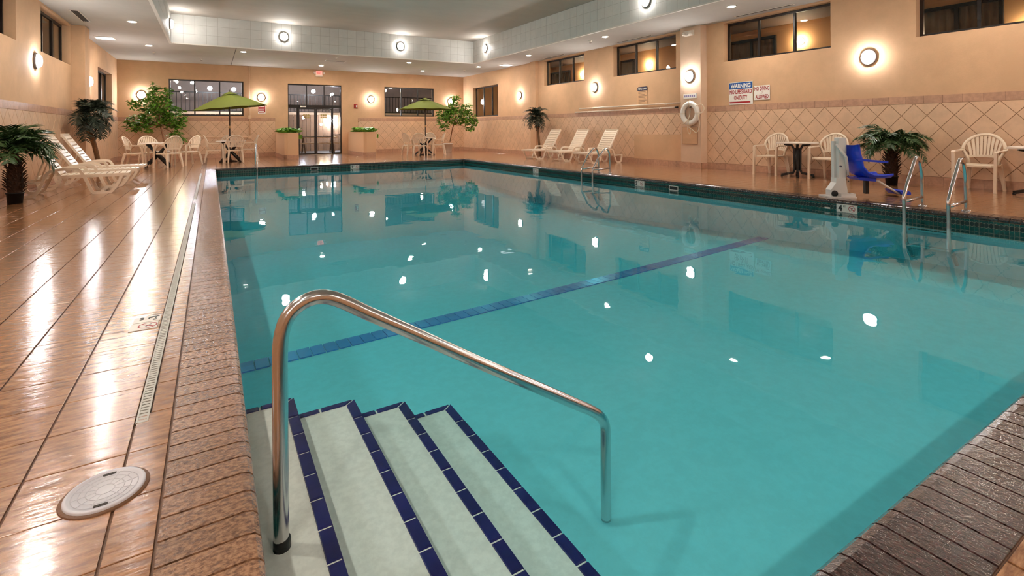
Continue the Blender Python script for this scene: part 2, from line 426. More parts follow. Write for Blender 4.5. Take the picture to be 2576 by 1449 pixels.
# ---- tiled dado of the walls
def dado(wall, side, const, u0, u1, phase, holes, skip_low=()):
    """diamond tiles between base and border; u along the wall"""
    sgn = {'right': -1, 'left': 1, 'far': -1}[side]
    def bx(mb, a, b, z0, z1, d0, d1, o=(0, 0, 0)):
        p0, p1 = sorted((const*0+sgn*d0, sgn*d1))
        if side == 'far': mb.box((o[0]+a, o[1]+p0, o[2]+z0), (o[0]+b, o[1]+p1, o[2]+z1))
        else: mb.box((o[0]+p0, o[1]+a, o[2]+z0), (o[0]+p1, o[1]+b, o[2]+z1))
    base = (0, const, 0) if side == 'far' else (const, 0, 0)
    def pos(u, z): return (u, const, z) if side == 'far' else (const, u, z)
    segs = [(u0, u1)]
    for h in holes:
        segs = [q for s_ in segs for q in ((s_[0], min(s_[1], h[0])), (max(s_[0], h[1]), s_[1])) if q[1]-q[0] > 0.01] if True else segs
    mb = MB()
    for a, b in segs: bx(mb, a, b, 0.0, ZB-0.004, -0.001, 0.006, base)
    bed = mb.build('grout_bed', 'grout', wall)
    dx, dz, g = 0.388, (ZB0-ZBASE)/3, 0.0045
    items = []
    for a, b in segs:
        i0 = int((a-phase)/dx)-2; i1 = int((b-phase)/dx)+2
        for j in range(0, 7):
            for i in range(i0, i1):
                cu = phase+(i+(0.5 if j % 2 else 0))*dx; cz = ZBASE+j*dz/2
                full = [(cu-dx/2+g*1.3, cz), (cu, cz-dz/2+g*1.3), (cu+dx/2-g*1.3, cz), (cu, cz+dz/2-g*1.3)]
                if any(h_[0] < cu < h_[1] and cz < h_[2] for h_ in skip_low): continue
                p = clip_rect(full, a+0.003, b-0.003, ZBASE+0.004, ZB0-0.004)
                if len(p) < 3 or parea(p) < 0.002: continue
                whole = abs(parea(p)-parea(full)) < 1e-6
                q = [(x-cu, z-cz) for x, z in p]
                def fn(mb, o, q=q):
                    if side == 'far': mb.prism([(x+o[0], z+o[2]) for x, z in q], o[1]-0.004, o[1]-0.011, 'y', 0.002)
                    elif side == 'right': mb.prism([(y+o[1], z+o[2]) for y, z in q], o[0]-0.004, o[0]-0.011, 'x', 0.002)
                    else: mb.prism([(y+o[1], z+o[2]) for y, z in q], o[0]+0.004, o[0]+0.011, 'x', 0.002)
                loc = pos(cu, cz)
                ar = parea(p)*abs((Vector(loc)-CAM).normalized()[1 if side == 'far' else 0])
                items.append((seen(loc, ar), fn, 'f' if whole else None, loc))
    pieces(bed, items, 'diamond_tile', 'wall_tile', 300)
    items = []; tw = 0.27
    for a, b in segs:
        n = max(1, round((b-a)/tw)); w_ = (b-a)/n
        for i in range(n):
            ua = a+i*w_+0.002
            def fn(mb, o, w_=w_): bx(mb, 0, w_-0.004, 0, ZB-ZB0-0.004, 0.004, 0.013, o)
            loc = pos(ua, ZB0+0.002); items.append((seen(loc, 1), fn, round(w_, 4), loc))
    pieces(bed, items, 'border_tile', 'border_tile', 300)
    items = []; bb = MB()
    for a, b in segs: bx(bb, a, b, 0, ZBASE, 0.006, 0.009, base)
    board = struct('baseboard_'+side, bb, 'grout', 'beige tiled skirting along the %s wall' % side)
    for a, b in segs:
        n = max(1, round((b-a)/tw)); w_ = (b-a)/n
        for i in range(n):
            ua = a+i*w_+0.002
            def fn(mb, o, w_=w_): bx(mb, 0, w_-0.004, 0, ZBASE-0.003, 0.007, 0.019, o)
            loc = pos(ua, 0.0); items.append((seen(loc, 1), fn, round(w_, 4), loc))
    pieces(board, items, 'tile', 'border_tile', 300)
ph_r = P(1700+1220/4, 1090/4, 0, XR).y; ph_f = P(513.5, 305, 1, YF).x
dado(wall_right, 'right', XR, -1.0, YF, ph_r, [(8.489, 9.132), (16.286, 16.656)], skip_low=[(9.132, 10.98, 0.80)])
dado(wall_left, 'left', XL, 3.0, YF, 0.1, [(16.15, 16.70)])
dado(wall_far, 'far', YF, XL, XR, ph_f, [(DOOR[0]-0.14, DOOR[1]+0.14), (2.2, 2.7), (4.9, 5.62)])
# skirting on the column and the block
for nm, a, b in (('baseboard_column', (10.670, 8.478, 0), (10.690, 9.14, ZBASE)), ('baseboard_block', (10.788, 9.135, 0), (10.806, 10.985, ZBASE))):
    o = struct(nm, MB().box(a, b), 'grout', 'tiled skirting of the '+nm.split('_')[1]+' on the right')
    n = round((b[1]-a[1])/0.27)
    for i in range(n):
        y0 = a[1]+i*(b[1]-a[1])/n
        MB().box((a[0]-0.004, y0+0.003, 0), (a[0]+0.003, y0+(b[1]-a[1])/n-0.003, ZBASE-0.003)).build('tile', 'border_tile', o)
MB().box((10.690, 8.466, 0), (10.90, 8.488, ZBASE)).build('tile', 'border_tile', bpy.data.objects['baseboard_column'])

# ================================================================== WINDOWS AND DOOR
wn = [0]
def window(side, u0, u1, z0, z1, recess, label, n=3, fw=0.055):
    wn[0] += 1
    L = u1-u0; H = z1-z0
    base = {'right': (XR+recess, u1, z0), 'left': (XL-recess, u0, z0), 'far': (u0, YF+recess, z0)}[side]
    M = wallframe(base, side)
    root = bpy.data.objects.new('window_%d' % wn[0], None); col.objects.link(root); root.matrix_world = M; root.empty_display_size = 0.1
    tag(root, label, None, None, 'structure')
    mb = MB(); d = 0.05
    mb.box((0, 0, -d), (L, fw, 0)); mb.box((0, H-fw, -d), (L, H, 0)); mb.box((0, fw, -d), (fw, H-fw, 0)); mb.box((L-fw, fw, -d), (L, H-fw, 0))
    mb.build('frame', 'frame_bronze', root)
    for i in range(1, n): x = L*i/n; MB().box((x-fw*0.45, fw, -d), (x+fw*0.45, H-fw, 0.004)).build('mullion', 'frame_bronze', root)
    for i in range(n):
        a = fw if i == 0 else L*i/n+fw*0.45; b = L-fw if i == n-1 else L*(i+1)/n-fw*0.45
        MB().box((a, fw, -0.032), (b, H-fw, -0.024)).build('pane', 'glass', root)
    return root
rl = ['three-pane bronze window low in the right wall near the far corner', 'high bronze strip window above the first right-hand lounger', 'high bronze strip window just beyond the column with the life ring', 'high bronze strip window above the warning sign', 'high bronze strip window at the right edge of the picture', 'high bronze strip window behind the viewer']
for q, l in zip(RWIN, rl): window('right', *q, 0.16, l)
ll = ['bronze window cut by the left edge of the picture', 'high bronze window left of the leaning palm', 'three-pane bronze window low in the left wall near the far corner']
for q, l in zip(LWIN, ll): window('left', *q, 0.16, l)
for q, l in zip(FWIN, ['three-pane bronze window behind the larger green umbrella', 'three-pane bronze window behind the smaller green umbrella']): window('far', *q, 0.05, l)
# entrance: transom lights, side lights and two leaves
dw, dh = DOOR[1]-DOOR[0], DOOR[3]
door = bpy.data.objects.new('door_1', None); col.objects.link(door); door.matrix_world = wallframe((DOOR[0], YF+0.05, 0), 'far')
tag(door, 'bronze framed glass double door with transom and side lights', None, None, 'structure')
def fx(p): return (p-265)/920*dw
def fz(p): return (1265-p)/1085*dh
mb = MB(); d = 0.06
mb.box((0, dh-0.06, -d), (dw, dh, 0)); mb.box((0, 0, -d), (0.03, dh-0.06, 0)); mb.box((dw-0.04, 0, -d), (dw, dh-0.06, 0)); mb.box((0.03, fz(545), -d), (dw-0.04, fz(498), 0.01))
mb.box((fx(410), 0, -d), (fx(442), fz(545), 0)); mb.box((fx(1015), 0, -d), (fx(1040), fz(545), 0))
for p in (578, 880): mb.box((fx(p)-0.022, fz(498), -d), (fx(p)+0.022, dh-0.06, 0))
for a, b in ((275, 410), (1040, 1168)): mb.box((fx(a), 0, -d), (fx(b), 0.07, 0))
mb.box((fx(1040), fz(970), -d), (fx(1168), fz(955), 0)); mb.build('frame', 'frame_bronze', door)
for a, b, z0, z1 in ((275, 566, 498, 205), (592, 868, 498, 205), (892, 1172, 498, 205), (275, 410, 1240, 545), (1040, 1168, 1240, 970), (1040, 1168, 955, 545)):
    MB().box((fx(a), fz(z0), -0.04), (fx(b), fz(z1), -0.032)).build('pane', 'glass', door)
for a, b, g0, g1 in ((444, 733, 456, 708), (736, 1013, 756, 1003)):
    leaf = MB(); A, B, C_, D = fx(a), fx(b), fx(g0), fx(g1)
    leaf.box((A, 0.01, -0.05), (C_, fz(548), 0.006)); leaf.box((D, 0.01, -0.05), (B, fz(548), 0.006)); leaf.box((C_, 0.01, -0.05), (D, fz(1245), 0.006)); leaf.box((C_, fz(565), -0.05), (D, fz(548), 0.006))
    lf = leaf.build('door_leaf', 'frame_bronze', door)
    MB().box((C_, fz(1245), -0.03), (D, fz(565), -0.022)).build('pane', 'glass', lf)
    MB().bar([(C_-0.02, fz(990), 0.03), (D+0.02, fz(990), 0.03)], 0.03, 0.035, up=(0, 0, 1)).build('push_bar', 'frame_bronze', lf)
    dc = MB(); m_ = (C_+D)/2-0.02
    for i in range(3):
        for j in range(2): dc.box((m_-0.13+i*0.09, fz(700)+j*0.10, -0.021), (m_-0.06+i*0.09, fz(700)+0.07+j*0.10, -0.019))
    tag(dc.build('decal', 'decal_gold', lf), 'square gold sticker on the glass')
MB().box((fx(470), fz(533), 0.01), (fx(565), fz(512), 0.05)).build('closer_label', 'white_print', door)

# ================================================================== FLOOR (tiled deck with pool opening)
BI = 0.02      # basin inner face set back under the coping nose
mb = MB(); z0, z1 = -0.25, -0.006
for a, b in (((XL, YN), (-CW, YF)), ((PX1+CW, YN), (XR, YF)), ((-CW, YN), (PX1+CW, PY0-CW)), ((-CW, PY1+CW), (PX1+CW, YF))):
    mb.box((a[0], a[1], z0), (b[0], b[1], z1))
floor = struct('floor', mb, 'deck_grout', 'wet brown tiled pool deck')
TP = 0.254; XT0 = -0.352; YT0 = 1.5595; g = 0.0038; g2 = 0.0018
items = []
lid_c = B_lid = P(513/1.935, 700+1040/1.935, 2, 0); LID_R = 0.097
MARK = P(375, 805, 2, 0)
def tile_item(x0, x1, y0, y1):
    sx, sy = x1-x0, y1-y0
    def fn(mb, o, sx=sx, sy=sy): mb.prism([(o[0]+g, o[1]+g2), (o[0]+sx-g, o[1]+g2), (o[0]+sx-g, o[1]+sy-g2), (o[0]+g, o[1]+sy-g2)], o[2]-0.012, o[2], 'z', 0.0012)
    items.append((seen((x0+sx/2, y0+sy/2, 0), sx*sy), fn, (round(sx, 3), round(sy, 3)), (x0, y0, 0)))
DR = [(2.26, 8.72), (9.15, 14.8)]     # drain runs along the left side
NX0 = math.floor((XL-XT0)/TP)
ys = [YT0+TP*j for j in range(-27, 90)]
for y in ys:
    y2 = y+TP
    if y2 < YN+0.05 or y > YF-0.03: continue
    ya, yb = max(y, YN), min(y2, YF-0.022)
    for i in range(NX0, 0):                                            # left deck
        xa, xb = max(XT0+i*TP, XL+0.022), XT0+(i+1)*TP
        if xb-xa > 0.03: tile_item(xa, xb, ya, yb)
    if y2 < PY1+0.4 and y > PY0-0.7:
        inrun = any(a-0.01 < (ya+yb)/2 < b+0.01 for a, b in DR)
        tile_item(-0.312 if inrun else XT0, -CW-0.004, ya, yb)
    i = 0
    x = PX1+CW
    while x < XR-0.05:                                                   # right deck
        xb = min(x+TP, XR-0.022); tile_item(x, xb, ya, yb); x += TP
def strip(ya, yb, xs):
    y = ya
    while y < yb-0.02:
        for a, b in zip(xs, xs[1:]): tile_item(a, b, y, min(y+TP, yb))
        y += TP
xs = [-CW]; 
while xs[-1] < PX1+CW-0.02: xs.append(min(xs[-1]+TP, PX1+CW))
strip(PY1+CW+0.004, YF-0.03, xs); strip(YN, PY0-CW-0.004, xs)
# tile under the skimmer lid keeps a hole's worth of depth: lid sits proud
pieces(floor, items, 'tile', 'deck_tile', 300)

# ---- coping bricks: bullnosed, one side each a trim
nose = [(-CW, -0.055), (-CW, 0.0), (-0.035, 0.0), (-0.016, -0.005), (-0.004, -0.016), (0.0, -0.030), (-0.003, -0.044), (-0.012, -0.053), (-0.03, -0.055)]
def coping(nm, label, frm, n, m, limit, cut=0.0):
    """frm: maps (along, out, z); bricks of CP pitch"""
    root = MB()
    a0, a1 = 0, n*CP
    root.add([frm(a0, -CW+0.004, -0.06), frm(a1, -CW+0.004, -0.06), frm(a1, -0.012, -0.06), frm(a0, -0.012, -0.06), frm(a0, -CW+0.004, -0.006), frm(a1, -CW+0.004, -0.006), frm(a1, -0.012, -0.010), frm(a0, -0.012, -0.010)],
             [(3, 2, 1, 0), (4, 5, 6, 7), (0, 1, 5, 4), (1, 2, 6, 5), (2, 3, 7, 6), (3, 0, 4, 7)])
    o = struct(nm, root, 'coping_joint', label)
    items = []; k = len(nose); base = Vector(frm(0, 0, 0))
    for i in range(n):
        def fn(mb, off):
            o_ = Vector(off)-base
            vs = []
            for t in (0.0035, CP-0.0035):
                for (u, z) in nose: vs.append(Vector(frm(t, u, z))-(Vector((0, 0, 0)) if False else Vector((0, 0, 0)))+o_)
            fs = [tuple(range(k)), tuple(range(2*k-1, k-1, -1))]+[(j, k+j, k+(j+1) % k, (j+1) % k) for j in range(k)]
            mb.add(vs, fs)
        loc = Vector(frm(i*CP, 0, 0))
        items.append((seen(loc, 1), fn, 'b', tuple(loc)))
    # build relative to the brick's own origin
    its = []
    for s_, f_, k_, loc in items:
        its.append((s_, (lambda mb, off, f_=f_: f_(mb, tuple(Vector(off)))), k_, loc))
    pieces(o, its, 'brick', m, limit)
    return o
nl = int(math.ceil((PY1-PY0)/CP)); nw = int(math.ceil(PX1/CP))
coping('trim_5', 'wet brown brick coping along the left pool edge', lambda t, u, z: (u, PY0+t, z), nl, 'coping_brick', 300)
coping('trim_6', 'dark brown brick coping along the right pool edge', lambda t, u, z: (PX1-u, PY0+t, z), nl, 'coping_dark', 300)
coping('trim_7', 'dark brown brick coping along the far pool edge', lambda t, u, z: (t-CW, PY1-u, z), nw+5, 'coping_dark', 300)
coping('trim_8', 'dark glossy brick coping along the near pool edge', lambda t, u, z: (t-CW, PY0+u, z), nw+5, 'coping_dark', 300)

# ================================================================== POOL BASIN
def zfloor(y):
    if y < 3: return -0.68
    if y < 8.5: return -0.68-0.24*(y-3)/5.5
    if y < 11: return -0.92
    return -0.92+0.26*(y-11)/5.3
mb = MB(); x0, x1, y0, y1 = -BI, PX1+BI, PY0-BI, PY1+BI; zb = -1.6
mb.box((x0-0.2, y0-0.2, zb), (x0, y1+0.2, -0.058)); mb.box((x1, y0-0.2, zb), (x1+0.2, y1+0.2, -0.058))
mb.box((x0, y0-0.2, zb), (x1, y0, -0.058)); mb.box((x0, y1, zb), (x1, y1+0.2, -0.058))
basin = struct('pool_basin', mb, 'plaster', 'pale plaster swimming pool basin')
mb = MB(); yy = [y0+(y1-y0)*i/40 for i in range(41)]
for a, b in zip(yy, yy[1:]): mb.add([(x0, a, zfloor(a)), (x1, a, zfloor(a)), (x1, b, zfloor(b)), (x0, b, zfloor(b))], [(0, 1, 2, 3)], True)
mb.build('pool_floor', 'plaster', basin)
# lane stripe: two rows of blue tiles across the pool floor
n = 74
for i in range(n):
    for k in (0, 1):
        xa = 0.06+i*0.1025; t = xa/7.6; yc = 4.19+0.42*t+0.20*t*t+k*0.092
        q = [(xa+0.004, yc), (xa+0.098, yc+0.0055), (xa+0.098, yc+0.0905), (xa+0.004, yc+0.085)]
        zz = zfloor(yc+0.045)
        MB().prism(q, zz-0.01, zz+0.012, 'z').build('stripe_tile', 'lane_tile', basin)
# waterline band: row of pentagon tiles, row of dark hexagons, row of tiles below water
BW = 0.0435; BZ = (-0.060, -0.082, -0.097, -0.131, -0.146, -0.195, -0.235)
hexp = [(0.002, BZ[2]), (0.002, BZ[3]), (BW/2, BZ[4]+0.002), (BW-0.002, BZ[3]), (BW-0.002, BZ[2]), (BW/2, BZ[1]-0.002)]
penta = [(0.002, BZ[0]), (0.002, BZ[2]+0.004), (BW/2, BZ[1]+0.003), (BW-0.002, BZ[2]+0.004), (BW-0.002, BZ[0])]
low = [(0.002, BZ[5]), (BW-0.002, BZ[5]), (BW-0.002, BZ[3]-0.004), (BW/2, BZ[4]-0.003), (0.002, BZ[3]-0.004)]
low2 = [(0.002, BZ[6]), (BW-0.002, BZ[6]), (BW-0.002, BZ[5]-0.004), (0.002, BZ[5]-0.004)]
MARKS = {'right': [], 'far': []}
def band(side, n):
    mb = MB(); e = 0.004
    def bed(mb):
        if side == 'right': mb.box((x1-e, y0, BZ[6]-0.01), (x1+0.01, y1, -0.057))
        if side == 'left': mb.box((x0-0.01, y0, BZ[6]-0.01), (x0+e, y1, -0.057))
        if side == 'far': mb.box((x0, y1-e, BZ[6]-0.01), (x1, y1+0.01, -0.057))
        if side == 'near': mb.box((x0, y0-0.01, BZ[6]-0.01), (x1, y0+e, -0.057))
    bed(mb); o = mb.build('waterline_bed', 'band_grout', basin)
    gi, di = [], []
    for i in range(n):
        for poly, lst in ((penta, gi), (hexp, di), (low, gi), (low2, gi)):
            def fn(mb, off, poly=poly):
                if side in ('right', 'left'):
                    s_ = -1 if side == 'right' else 1; xx = off[0]
                    mb.prism([(off[1]+u, off[2]+z) for u, z in poly], xx, xx+s_*0.005, 'x')
                else:
                    s_ = -1 if side == 'far' else 1
                    mb.prism([(off[0]+u, off[2]+z) for u, z in poly], off[1], off[1]+s_*0.005, 'y')
            loc = {'right': (x1-e, y0+i*BW, 0), 'left': (x0+e, y0+i*BW, 0), 'far': (x0+i*BW, y1-e, 0), 'near': (x0+i*BW, y0+e, 0)}[side]
            lst.append((seen(loc, 1), fn, id(poly), loc))
    if side == 'right':
        pieces(o, gi, 'tile', 'band_green', 100); pieces(o, di, 'hexagon_tile', 'band_dark', 40)
    else:
        pieces(o, gi, 'tile', 'band_green', 0); pieces(o, di, 'hexagon_tile', 'band_dark', 0)
band('right', int((y1-y0)/BW)); band('far', int((x1-x0)/BW)); band('left', int((y1-y0)/BW)); band('near', int((x1-x0)/BW))

# steps with blue nosing
SX = [0.217, 0.498, 0.761, 1.024]; SZ = [-0.215, -0.303, -0.389, -0.481]; SY = 2.575
steps = thing('pool_steps', 'four pale plaster steps with dark blue tile nosings going down into the pool', 'steps', (0, 0, 0))
tag(steps, kind='structure'); del steps['category']
px = -BI
nt_me = None
for k in range(4):
    st = MB().box((px, y0, -0.72), (SX[k]-0.006, SY-0.006, SZ[k])).build('step', 'plaster_step', steps)
    MB().box((SX[k]-0.046, y0, SZ[k]-0.04), (SX[k]-0.002, SY-0.002, SZ[k]+0.002)).build('nosing_bed', 'nose_grout', st)
    MB().box((px, SY-0.034, SZ[k]-0.04), (SX[k]-0.046, SY-0.002, SZ[k]+0.002)).build('end_bed', 'nose_grout', st)
    yy_ = SY-0.030; pitch = 0.1448; first = True
    while yy_ > y0+0.02:
        ya = max(yy_-pitch+0.006, y0)
        if first: q = [(SX[k]-0.044, ya), (SX[k]+0.002, ya), (SX[k]+0.002, SY), (SX[k]-0.044, SY-0.036)]; yt = SY
        else: q = [(SX[k]-0.044, ya), (SX[k]+0.002, ya), (SX[k]+0.002, yy_), (SX[k]-0.044, yy_)]
        MB().prism(q, SZ[k]-0.045, SZ[k]+0.007, 'z', 0.004).build('nosing_tile', 'nose_tile', st)
        yy_ = ya-0.006; first = False
    xb = SX[k]-0.05; xa = (SX[k-1]+0.004 if k else -BI); half = (xb-xa)/2
    for a, b in ((xa, xa+half-0.004), (xa+half+0.004, xb)):
        q = [(a, SY-0.033), (b, SY-0.033), (b+(0.042 if b == xb else 0), SY), (a, SY)]
        MB().prism(q, SZ[k]-0.045, SZ[k]+0.007, 'z', 0.004).build('end_tile', 'nose_tile', st)
    px = SX[k]-0.006
# water body
wat = MB().box((x0-0.05, y0-0.05, -1.5), (x1+0.05, y1+0.05, ZW)).build('pool_water', 'water')
tag(wat, 'still turquoise water filling the swimming pool', 'water', None, 'stuff')

# ================================================================== LAMPS
def disc(r, n, z, c=(0, 0)): return [(c[0]+r*math.cos(2*math.pi*i/n), c[1]+r*math.sin(2*math.pi*i/n), z) for i in range(n)]
sm1 = MB().lathe([(0.10, 0.0), (0.138, 0.0), (0.142, 0.014), (0.138, 0.034), (0.117, 0.040)], 28).mesh('trim_ring'); sm1.materials.append(MATS['ring_grey'])
sm2 = MB().lathe([(0.117, 0.035), (0.113, 0.066), (0.085, 0.094), (0.0, 0.108)], 12).mesh('diffuser'); sm2.materials.append(MATS['sconce_glow'])
sm3 = sm2.copy(); sm3.materials.clear(); sm3.materials.append(MATS['coffer_glow'])
def sconce(p, side, label, group='round wall lamps'):
    M = wallframe(p, side) @ Matrix.Diagonal((1, 1.12, 1, 1))
    t = thing('wall_lamp', label, 'lamp', mw=M, group=group)
    link('trim_ring', sm1, None, t); link('diffuser', sm3 if 'recess' in group else sm2, None, t); return t
for q, l in (((356, 239), 'round wall lamp beside the left ficus tree'), ((657, 245), 'round wall lamp above the red notice'), ((933, 250), 'round wall lamp right of the entrance door'), ((1133, 255), 'round wall lamp behind the right ficus tree')):
    sconce(P(*q, 1, YF), 'far', l)
for q, l in (((1308, 240), 'round wall lamp left of the far right palm'), ((1497, 220), 'round wall lamp above the end of the rescue poles'), ((2186, 144), 'largest round wall lamp, right of the no diving sign')):
    sconce(P(*q, 0, XR), 'right', l)
sconce(P(1736, 192, 0, 10.682), 'right', 'round wall lamp on the column above the life ring')
for q, l in (((88, 153), 'round wall lamp near the left edge of the picture'), ((222, 205), 'round wall lamp half hidden by the left pilaster')):
    sconce(P(*q, 0, XL), 'left', l)
for y, s_, x, l in ((0.6, 'right', XR, 'round wall lamp next past the right picture edge'), (8.3, 'left', XL, 'round wall lamp next past the left picture edge'), (3.4, 'left', XL, 'round wall lamp on the left wall level with the steps'), (-1.5, 'left', XL, 'round wall lamp on the left wall behind the viewer'), (-3.4, 'right', XR, 'round wall lamp on the right wall behind the viewer')):
    sconce((x, y, 2.44), s_, l)
for q, l in (((714, 93), 'left of the two round lamps on the far side of the ceiling recess'), ((1007, 117), 'right of the two round lamps on the far side of the ceiling recess')):
    sconce(P(*q, 1, cy1)+Vector((0, -0.004, 0)), 'far', l, 'lamps in the ceiling recess')
sconce(P(1222, 122, 0, c1)+Vector((-0.004, 0, 0)), 'right', 'round lamp near the far right corner of the ceiling recess', 'lamps in the ceiling recess')
sconce(P(1627, 3, 0, c1)+Vector((-0.004, 0, 0)), 'right', 'round lamp at the top edge of the picture in the ceiling recess', 'lamps in the ceiling recess')
sconce(Vector((c0+0.004, 17.35, 4.15)), 'left', 'round lamp at the left end of the ceiling recess', 'lamps in the ceiling recess')
for y, l in ((8.9, 'midway along'), (0.6, 'at the near end of')): sconce(Vector((c0+0.004, y, 4.15)), 'left', 'round recess lamp %s the left side, above the picture' % l, 'lamps in the ceiling recess')
sconce(Vector((c1-0.004, 0.6, 4.15)), 'right', 'round recess lamp at the near end of the right side, above the picture', 'lamps in the ceiling recess')
dm1 = MB().lathe([(0.075, 0.0), (0.115, 0.0), (0.115, -0.008), (0.085, -0.012), (0.075, -0.004)], 24).mesh('trim_ring'); dm1.materials.append(MATS['white_trim'])
dm2 = MB().lathe([(0.076, -0.003), (0.06, -0.016), (0.0, -0.022)], 12).mesh('bulb'); dm2.materials.append(MATS['down_glow'])
DL = [((333, 54), 'nearer of the two ceiling spots over the left deck'), ((375, 114), 'ceiling spot over the left deck beside the recess corner'), ((612, 130), 'ceiling spot above the larger umbrella'), ((808, 165), 'ceiling spot above the exit sign'), ((1029, 157), 'ceiling spot below the bright recess lamp'), ((1063, 178), 'ceiling spot above the smaller umbrella'), ((1204, 168), 'ceiling spot under the recess corner on the right'), ((1330, 139), 'ceiling spot above the far right palm'), ((1522, 92), 'ceiling spot above the right loungers'), ((1840, 16), 'ceiling spot nearest the top right of the picture')]
def spot(p, l):
    t = thing('ceiling_spot', l, 'lamp', p, group='recessed ceiling spots'); link('trim_ring', dm1, None, t); link('bulb', dm2, None, t)
for q, l in DL: spot(P(*q, 2, ZC), l)
for x, y, l in ((-1.72, 11.0, 'over the left loungers, above the picture'), (-1.72, 7.0, 'over the middle of the left deck, above the picture'), (-1.72, 3.0, 'over the left deck beside the steps'), (-1.72, -1.0, 'over the left deck behind the viewer'), (9.67, 2.8, 'over the right ladder, above the picture'), (9.67, -1.3, 'over the right deck behind the viewer'), (0.8, -2.2, 'leftmost of three behind the viewer'), (3.8, -2.2, 'middle of three behind the viewer'), (6.6, -2.2, 'rightmost of three behind the viewer')): spot((x, y, ZC), 'recessed ceiling spot '+l)

# ================================================================== CEILING AND WALL FITTINGS
def vent(p0, p1, label, slats, along, m='vent_dark'):
    (xa, ya), (xb, yb) = p0, p1
    t = thing('air_grille', label, 'vent', (0, 0, 0))
    mb = MB(); z = ZC; w_ = 0.018
    mb.box((xa, ya, z-0.012), (xb, ya+w_, z)); mb.box((xa, yb-w_, z-0.012), (xb, yb, z)); mb.box((xa, ya+w_, z-0.012), (xa+w_, yb-w_, z)); mb.box((xb-w_, ya+w_, z-0.012), (xb, yb-w_, z))
    mb.build('frame', 'fixture_white', t); MB().box((xa+w_, ya+w_, z-0.003), (xb-w_, yb-w_, z-0.001)).build('backing', m, t)
    for i in range(slats):
        if along == 'y': u = xa+(xb-xa)*(i+0.5)/slats; MB().bar([(u, ya+w_, z-0.008), (u, yb-w_, z-0.008)], 0.004, 0.012).build('slat', m, t)
        else: u = ya+(yb-ya)*(i+0.5)/slats; MB().bar([(xa+w_, u, z-0.008), (xb-w_, u, z-0.008)], 0.004, 0.012).build('slat', m, t)
vent((-2.72, 14.15), (-2.56, 15.47), 'long dark air grille in the left soffit', 4, 'y')
vent((3.6, 19.65), (4.35, 20.0), 'flat grey return grille in the far soffit', 5, 'x', 'soffit')
for (a, b), l in (((6.07, 7.48), 'slot diffuser above the warning sign window'), ((10.13, 11.56), 'slot diffuser before the life ring column'), ((14.25, 15.51), 'slot diffuser above the far right loungers')):
    vent((10.62, a), (10.70, b), 'thin '+l, 2, 'y')
t = thing('light_panel', 'bluish white flat panel in the left soffit', 'panel', (0, 0, 0))
MB().box((-2.88, 17.7, ZC-0.014), (-2.42, 18.2, ZC)).build('frame', 'fixture_white', t); MB().box((-2.85, 17.73, ZC-0.016), (-2.45, 18.17, ZC-0.0135)).build('diffuser', 'panel_glow', t)
t = thing('light_panel', 'pale flat panel in the right soffit near the far palm', 'panel', (0, 0, 0))
MB().box((10.15, 17.6, ZC-0.014), (10.65, 18.1, ZC)).build('frame', 'fixture_white', t); MB().box((10.18, 17.63, ZC-0.016), (10.62, 18.07, ZC-0.0135)).build('diffuser', 'panel_glow', t)
for q, l in (((387, 131), 'sprinkler head beside the left ceiling spots'), ((507, 148), 'sprinkler head above the left ficus'), ((845, 145), 'sprinkler head near the return grille'), ((1168, 176), 'sprinkler head in the far right corner'), ((1485, 103), 'sprinkler head above the right loungers')):
    t = thing('sprinkler', l, 'sprinkler', P(*q, 2, ZC), group='sprinkler heads')
    MB().lathe([(0.0, 0), (0.06, 0), (0.05, -0.015), (0.018, -0.02), (0.018, -0.05), (0.0, -0.05)], 14).build('escutcheon', 'fixture_white', t)
    MB().lathe([(0.0, -0.05), (0.035, -0.055), (0.035, -0.062), (0.0, -0.065)], 12).build('deflector', 'steel', t)
# ceiling joint line
tag(MB().box((0.585, cy1+0.06, ZC-0.004), (0.605, YF, ZC)).build('expansion_joint', 'vent_dark'), 'dark joint across the far soffit left of the umbrella spot', 'joint')
# exit sign
t = thing('exit_sign', 'lit red exit sign with twin lamp heads above the door', 'sign', mw=wallframe((3.95, YF, 3.55), 'far'))
MB().prism([(-0.15, -0.145), (0.15, -0.145), (0.15, 0.10), (-0.15, 0.10)], 0, 0.06, 'z', 0.01).build('housing', 'fixture_white', t)
MB().box((-0.115, -0.06, 0.058), (0.115, 0.09, 0.064)).build('face', 'exit_glow', t)
put_text(t, 'EXIT', 0, 0.015, 0.17, 0.09, 'red_print', 0.065, 0.02)
for s_ in (-1, 1):
    h = MB(); h.lathe([(0.0, 0.09), (0.05, 0.085), (0.055, 0.05), (0.035, 0.01), (0, 0.005)], 14, (0, 0, 0)); o = h.build('lamp_head', 'fixture_white', t); o.location = (s_*0.19, 0.015, 0.0)
# emergency light on the column
t = thing('emergency_light', 'white twin emergency light at the top of the column', 'lamp', mw=wallframe((10.682, 8.83, 3.53), 'right'))
MB().prism([(-0.15, -0.06), (0.15, -0.06), (0.15, 0.07), (-0.15, 0.07)], 0, 0.07, 'z', 0.012).build('housing', 'fixture_white', t)
for s_ in (-1, 1): MB().prism([(s_*0.10-0.06, -0.05), (s_*0.10+0.06, -0.05), (s_*0.10+0.06, 0.04), (s_*0.10-0.06, 0.04)], 0.065, 0.12, 'z', 0.02).build('lamp_head', 'fixture_white', t)
# fire alarm
t = thing('fire_alarm', 'small red fire alarm strobe right of the entrance door', 'alarm', mw=wallframe((5.52, YF, 2.14), 'far'))
MB().prism([(-0.075, -0.09), (0.075, -0.09), (0.075, 0.09), (-0.075, 0.09)], 0, 0.05, 'z', 0.012).build('body', 'alarm_red', t); MB().box((0.0, -0.05, 0.05), (0.05, 0.05, 0.075)).build('strobe', 'white_print', t)
